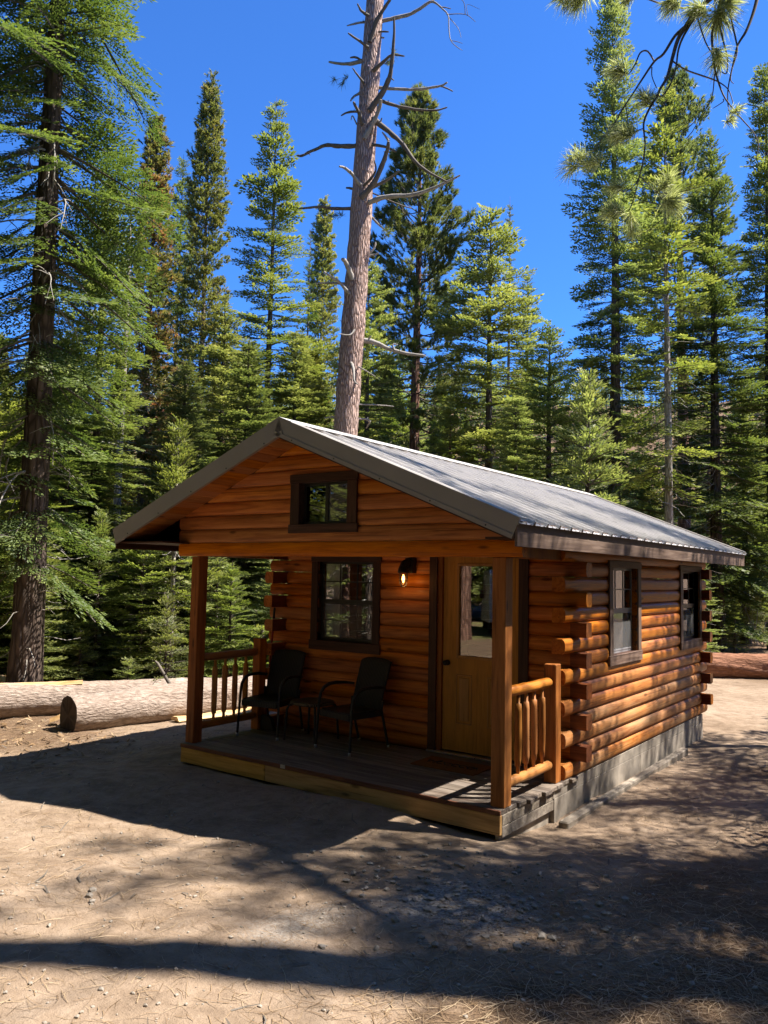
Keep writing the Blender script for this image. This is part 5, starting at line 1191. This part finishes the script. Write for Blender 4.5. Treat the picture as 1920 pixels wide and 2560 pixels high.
# trees standing round the clearing outside the picture (they shade the ground and show in the glass)
OUT = [(4.3, 1.7, 8.0, 'firO', 1.7, .11, 'bark_dark'), (3.9, 4.6, 6.5, 'firO', 1.5, .1, 'bark_dark'), (-12.8, -11.8, 20, 'firD', 2.8, .26, 'bark_dark'), (-15.2, -16.2, 22, 'firA', 2.8, .26, 'bark_dark'),
       (-15, -27, 22, 'firW', 3.6, .3, 'bark_dark'), (-18, -31, 23, 'firW', 3.8, .3, 'bark_dark'), (-12, -31, 22, 'firW', 3.6, .3, 'bark_fir'), (-21, -25, 22, 'firW', 3.6, .3, 'bark_dark'), (-16.5, -36, 25, 'firW', 4, .3, 'bark_fir'), (-22, -37, 25, 'firW', 4, .3, 'bark_dark'), (-10, -38, 25, 'firW', 4, .3, 'bark_dark'), (-26, -31, 24, 'firW', 4, .3, 'bark_dark'),
       (6.6, .4, 12.0, 'firO', 1.7, .13, 'bark_dark'), (-1, -10, 24, 'firG', 2.6, .3, 'bark_fir'), (2.2, -11, 25, 'pineB', 3.2, .3, 'bark_red'), (5.2, -9.7, 24, 'firA', 2.8, .3, 'bark_fir'), (8.2, -5.2, 24, 'firB', 2.8, .3, 'bark_dark'), (-9.2, -3.6, 22, 'firB', 2.5, .26, 'bark_dark'), (-3.5, -12.5, 24, 'firA', 2.6, .28, 'bark_fir'), (-7.5, -5.2, 15, 'firO', 2.0, .16, 'bark_dark'),
       (10.3, 5.2, 19, 'pineO', 2.6, .3, 'bark_red'), (8.2, 11.2, 13.0, 'firB', 1.7, .2, 'bark_dark'), (4.4, 8.5, 13.5, 'firO', 2.4, .18, 'bark_dark'), (7.2, 4.6, 15.0, 'firO', 2.0, .18, 'bark_dark'), (4.6, 3.0, 13.0, 'firO', 1.7, .14, 'bark_dark'), (4.5, 5.1, 13.0, 'firO', 1.5, .13, 'bark_dark'), (6.3, 3.3, 15.0, 'firO', 2.0, .16, 'bark_dark'), (5.2, 6.9, 9.5, 'firO', 2.1, .12, 'bark_dark'), (7.9, -.6, 14.0, 'firO', 2.0, .18, 'bark_dark'), (11.5, .5, 21, 'pineO', 3.0, .3, 'bark_red'),
       (10.8, -4.2, 20, 'firG', 2.0, .26, 'bark_fir'), (7.5, -9, 19, 'pineA', 2.6, .3, 'bark_red'), (13, 9, 20, 'firA', 2.4, .25, 'bark_dark'), (15, 3, 22, 'firG', 2.2, .28, 'bark_fir'),
       (-9.9, -13.3, 20, 'pineA', 2.4, .24, 'bark_red'), (-9.8, -7.0, 20, 'pineB', 2.6, .22, 'bark_red'), (-13.2, -15.5, 19, 'pineA', 2.2, .16, 'bark_pale'), (-16, -11, 20, 'firB', 2.3, .24, 'bark_dark'),
       (-3.2, -16, 21, 'firG', 2.2, .25, 'bark_fir'), (-17, -22, 22, 'firA', 2.6, .25, 'bark_dark'), (-6, -27, 22, 'firB', 2.6, .26, 'bark_fir'), (1.5, -15, 20, 'firA', 2.3, .25, 'bark_fir'),
       (-20, -30, 24, 'firA', 3, .3, 'bark_dark'), (-3, -31, 24, 'firB', 3, .3, 'bark_dark'), (-13, -35, 24, 'firG', 3, .3, 'bark_dark'), (-25, -17, 21, 'firD', 2.6, .25, 'bark_dark'), (-19, -6, 19, 'firB', 2.2, .22, 'bark_dark'),
       (18, 14, 21, 'firA', 2.5, .25, 'bark_dark'), (9, -17, 21, 'firA', 2.5, .25, 'bark_dark'), (17, -8, 21, 'firB', 2.4, .25, 'bark_dark')]
r = np.random.default_rng(19); ro = 0
while ro < 62:
    a = r.uniform(-math.pi, math.pi); D = r.uniform(11, 30); x = 1.0+math.cos(a)*D; y = -3.5+math.sin(a)*D
    bearing = math.atan2(-(x-3.02), y+5.78)          # 0 = +y, positive to the left
    if RD(-1) < bearing < RD(76): continue
    if x > 0 and y > -3 and D < 17: continue
    if x > -2 and y > 7: continue
    f_ = max(0, min(1, ((x+1)*-13+(y-1.46)*-23.5)/(13**2+23.5**2)))
    if math.hypot(x+1+13*f_, y-1.46+23.5*f_) < 3.2: continue
    if min((x-o_[0])**2+(y-o_[1])**2 for o_ in OUT) < 3.0 or math.hypot(x+12, y+20) < 5: continue
    OUT.append((x, y, r.uniform(16, 23), ['firA', 'firB', 'firD', 'firG', 'pineB'][int(r.integers(5))], r.uniform(2.1, 2.9), r.uniform(.18, .3), ['bark_dark', 'bark_fir', 'bark_red'][int(r.integers(3))])); ro += 1
for i, (x, y, zt, kind, R, tr, bk) in enumerate(OUT):
    tree('pine_tree' if 'pine' in kind else 'fir_tree', 'forest tree standing outside the picture around the clearing', 'pine tree' if 'pine' in kind else 'fir tree', x, y, zt, kind, R, tr, bk, i*1.7, 'trees around the clearing outside the picture')

# the wood behind: trees of the second and third row
SHORT = ['rusty lodgepole pine', 'slim dark fir between the lodgepoles', 'olive lodgepole pine', 'bright pointed fir', 'distant slim tree left of the snag', 'short spired distant fir', 'bright fir behind the snag', 'big long needled pine', 'broad yellow green fir', 'sparse dead topped spire', 'dark fir top by the middle fir', 'dark fir by the low sky', 'very tall right hand fir', 'slender pale trunked fir', 'wide crowned olive pine', 'dark trunk behind the roof corner', 'dark fir at the right edge', 'near fir beyond the right edge', 'low fir behind the ridge end', 'pale young fir', 'bushy fir by the large near fir', 'leafy fir at the far left', 'dense fir behind the porch', 'fir behind the left roof slope', 'fir behind the roof peak', 'shady fir by the rusty lodgepole', 'short fir behind the railing', 'thick fir at the left edge', 'fir behind the pale young fir']
def place_label(look, x, y):
    i = min(range(len(TREES)), key=lambda q: (TREES[q][3]-x)**2+(TREES[q][4]-y)**2); tx, ty = TREES[i][3:5]
    b0 = math.atan2(-(tx-3.02), ty+5.78); b1 = math.atan2(-(x-3.02), y+5.78); d0 = math.hypot(tx-3.02, ty+5.78); d1 = math.hypot(x-3.02, y+5.78)
    side = 'just left of' if b1-b0 > .025 else ('just right of' if b1-b0 < -.025 else ('behind' if d1 > d0 else 'in front of'))
    return look+' '+side+' the '+SHORT[i]
LOOK = {'firA': 'leafy fir', 'firB': 'ragged fir', 'firD': 'dark shaggy fir', 'firW': 'broad fir', 'firS': 'slim dark fir', 'lodgeB': 'narrow olive pine', 'firG': 'tall grey trunked fir'}
r = np.random.default_rng(31); kinds = ['firA', 'firB', 'firD', 'firW', 'firS', 'lodgeB', 'firB', 'firA', 'firG']
placed = [(t[3], t[4]) for t in TREES]
nfill = 0; tries = 0
while nfill < 60 and tries < 4000:
    tries += 1
    az = r.uniform(RD(8), RD(66)) ; D = 17+36*r.random()**.8
    x = 3.02-math.sin(az)*D; y = -5.78+math.cos(az)*D
    if x > -4.5 and y < 9.5: continue
    if -9 < x < -6.5 and 6 < y < 9: continue
    if x > -3.5 and y < 17: continue
    if az < RD(21) and (D < 27 or r.random() < .5): continue
    if min((x-a)**2+(y-b_)**2 for a, b_ in placed) < 1.6: continue
    u = (az-.6301)
    # keep the tops under the skyline of the photograph
    lim = .30 if u > .22 else (.33 if u > -.02 else .27)
    if RD(8) < az < RD(24): lim = .38 if az < RD(17) else .23
    el = lim*r.uniform(.62, .98); zt = 1.85+D*el
    if zt > 17: zt = 17*r.uniform(.85, 1)
    if zt < 3: continue
    kind = kinds[int(r.integers(len(kinds)))]; H = zt+.4
    if az < RD(26) and kind == 'lodgeB': kind = 'firD'
    R = max(.9, min(2.6, H*.16))*r.uniform(.85, 1.2)
    if kind in ('firS', 'lodgeB'): R *= .65
    tree('fir_tree' if kind[:3] == 'fir' else 'pine_tree', place_label(('small ' if zt < 6 else ('tall ' if zt > 12 else 'middling '))+LOOK[kind], x, y), 'fir tree' if kind[:3] == 'fir' else 'pine tree', x, y, zt, kind, R, .07+H*.008, ['bark_dark', 'bark_fir', 'bark_red'][int(r.integers(3))], r.uniform(0, 6.28), 'conifers of the wood behind the cabin')
    placed.append((x, y)); nfill += 1
# low saplings and brush along the edge of the wood
nb_ = 0
while nb_ < 34:
    az = r.uniform(RD(30), RD(66)); D = r.uniform(14.5, 24); x = 3.02-math.sin(az)*D; y = -5.78+math.cos(az)*D
    if x > -6.2: continue
    if min((x-a)**2+(y-b_)**2 for a, b_ in placed) < .5: continue
    h = r.uniform(.8, 3.6); tree('fir_sapling', place_label('knee high sapling' if h < 1.4 else ('waist high young fir' if h < 2.4 else 'young fir'), x, y), 'sapling', x, y, gz(x, y)+h, 'sap' if h < 2 else 'young', h*.3*r.uniform(.8, 1.2), .02+h*.01, 'bark_dark', r.uniform(0, 6.28), 'small firs at the edge of the wood')
    placed.append((x, y)); nb_ += 1
nb_ = 0
while nb_ < 14:
    az = r.uniform(RD(8), RD(15)); D = r.uniform(24, 40); x = 3.02-math.sin(az)*D; y = -5.78+math.cos(az)*D
    h = r.uniform(1.2, 4.5); tree('fir_sapling', place_label('low young fir beyond the log' if h < 2.6 else 'taller young fir beyond the log', x, y), 'sapling', x, y, gz(x, y)+h, 'young', h*.28, .02+h*.01, 'bark_fir', r.uniform(0, 6.28), 'small firs beyond the reddish log')
    nb_ += 1
# brushwood: bare grey shrubs tangled in the wood (a mass)
r = np.random.default_rng(77); paths = []
for i in range(420):
    az = r.uniform(RD(9), RD(64)); D = r.uniform(17, 36); x = 3.02-math.sin(az)*D; y = -5.78+math.cos(az)*D
    if x > -5 and y < 9: continue
    if az < RD(17) and D < 29: continue
    z0 = gz(x, y)
    for q in range(4):
        a = r.uniform(0, 6.28); L = r.uniform(.6, 2.2); f = np.linspace(0, 1, 5); sp = r.uniform(.2, .7)
        paths.append((np.stack([x+np.cos(a)*f*L*sp+.06*np.sin(f*7+q), y+np.sin(a)*f*L*sp, z0+f*L*.9-.3*sp*f*f*L], -1), .014*(1-.75*f)))
Q = stick_quads(paths); o = link('brushwood', np_mesh('brushwood', Q, np.zeros((0, 3, 3)), [M['dead']])); tag(o, kind='stuff')
# far wooded hillside as one mass
r = np.random.default_rng(41); Qs = []; Ts = []; W_ = []
tem = []
for q in range(4):
    H, R = 1.0, .2; P = []; T = []
    for i in range(400):
        t = r.random()**1.25; a = r.uniform(0, 6.28); L = R*(1-t)**.75*r.uniform(.35, 1.1); c0 = np.array([math.cos(a)*L, math.sin(a)*L, .06+.94*t-.25*L])
        d = np.array([math.cos(a+r.normal(0, .6)), math.sin(a+r.normal(0, .6)), r.uniform(-.5, .35)]); s = r.uniform(.028, .05); w_ = np.cross(d, r.normal(0, 1, 3)); w_ /= np.linalg.norm(w_)
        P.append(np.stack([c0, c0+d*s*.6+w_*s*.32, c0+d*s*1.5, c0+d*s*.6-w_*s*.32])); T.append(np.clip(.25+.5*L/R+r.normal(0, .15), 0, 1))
    tem.append((np.array(P), np.array(T)))
cnt = 0
while cnt < 760:
    az = r.uniform(RD(2), RD(72)); D = 52+170*r.random()**.9; x = 3.02-math.sin(az)*D; y = -5.78+math.cos(az)*D
    H = r.uniform(6, 12.5); Q, T = tem[int(r.integers(4))]; q = rotz(Q*np.array([H*r.uniform(.8, 1.25)]*2+[H]), r.uniform(0, 6.28))+np.array([x, y, gz(x, y)])
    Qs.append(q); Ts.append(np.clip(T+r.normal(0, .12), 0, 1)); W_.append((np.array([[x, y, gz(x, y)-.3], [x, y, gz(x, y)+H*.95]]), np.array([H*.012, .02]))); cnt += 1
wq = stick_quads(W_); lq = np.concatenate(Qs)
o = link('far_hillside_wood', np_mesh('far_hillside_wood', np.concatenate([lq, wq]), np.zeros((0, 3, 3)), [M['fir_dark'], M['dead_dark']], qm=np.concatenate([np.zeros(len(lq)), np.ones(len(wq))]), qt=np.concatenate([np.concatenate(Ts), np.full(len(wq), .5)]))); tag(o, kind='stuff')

# white van parked behind the viewer, seen only as a reflection in the door glass
vn = empty('parked_van', (-12.1, -20.5, gz(-12.1, -20.5)), RD(-32), 'white high roofed van mirrored in the glass of the cabin door', 'van')
b = MB(); side = [(-1.0, .45), (-.98, .95), (-.85, 1.12), (.0, 1.22), (.75, 2.05), (1.1, 2.3), (4.4, 2.34), (4.6, 2.2), (4.65, .5), (-.6, .3)]
b.prism(side[::-1], 'x', -.95, .95); vb = b.build('body', [M['white_paint']], vn)
MB().prism([(.02, 1.27), (.70, 2.0), (.68, 2.02), (.0, 1.29)], 'x', -.82, .82).build('windscreen', [M['frame']], vn)
for s in (-1, 1):
    MB().prism([(.25, 1.28), (.85, 1.95), (1.6, 1.95), (1.6, 1.28)], 'x', s*.952-.004, s*.952+.004).build('side_window', [M['frame']], vn)
    MB().lathe([(0, -.05), (.11, -.05), (.12, 0), (0, .05)], k=14).build('headlight', [M['tail']], vn, loc=(s*.68, -1.0, .88), rot=(math.pi/2, 0, 0))
    MB().box(s*1.0-.1, s*1.0+.1, .25, .42, 1.22, 1.55, 0, .03).build('mirror', [M['frame']], vn)
    for y in (-.1, 3.5):
        wv_ = MB().lathe([(0, -.11), (.22, -.11), (.345, -.1), (.35, .1), (.22, .11), (0, .11)], k=22).build('wheel', [M['rubber']], vn, loc=(s*.82, y, .35), rot=(0, math.pi/2, 0))
MB().box(-.9, .9, -1.06, -.97, .36, .62, 0, .03).build('bumper', [M['frame']], vn)
MB().box(-.5, .5, -1.02, -.98, .66, .9, 0, .01).build('grille', [M['frame']], vn)

# like neighbours get told apart by their distance from the viewer
from collections import defaultdict
dd = defaultdict(list)
for o in S.objects:
    if o.parent is None and o.get('label') and o.get('group', '') != 'trees around the clearing outside the picture' and 'tree' in o.name+o.get('category', '')+('tree' if 'sapling' in o.name else ''): dd[o['label']].append(o)
ORD = ['nearest', 'second', 'third', 'fourth', 'fifth', 'sixth', 'seventh', 'eighth', 'ninth', 'tenth', 'eleventh', 'twelfth']
for lab, os_ in dd.items():
    if len(os_) < 2: continue
    os_.sort(key=lambda o: (o.location.x-CAM.x)**2+(o.location.y-CAM.y)**2)
    for i, o in enumerate(os_): o['label'] = (('nearer ' if i == 0 else 'farther ') if len(os_) == 2 else ORD[min(i, 11)]+' ')+lab
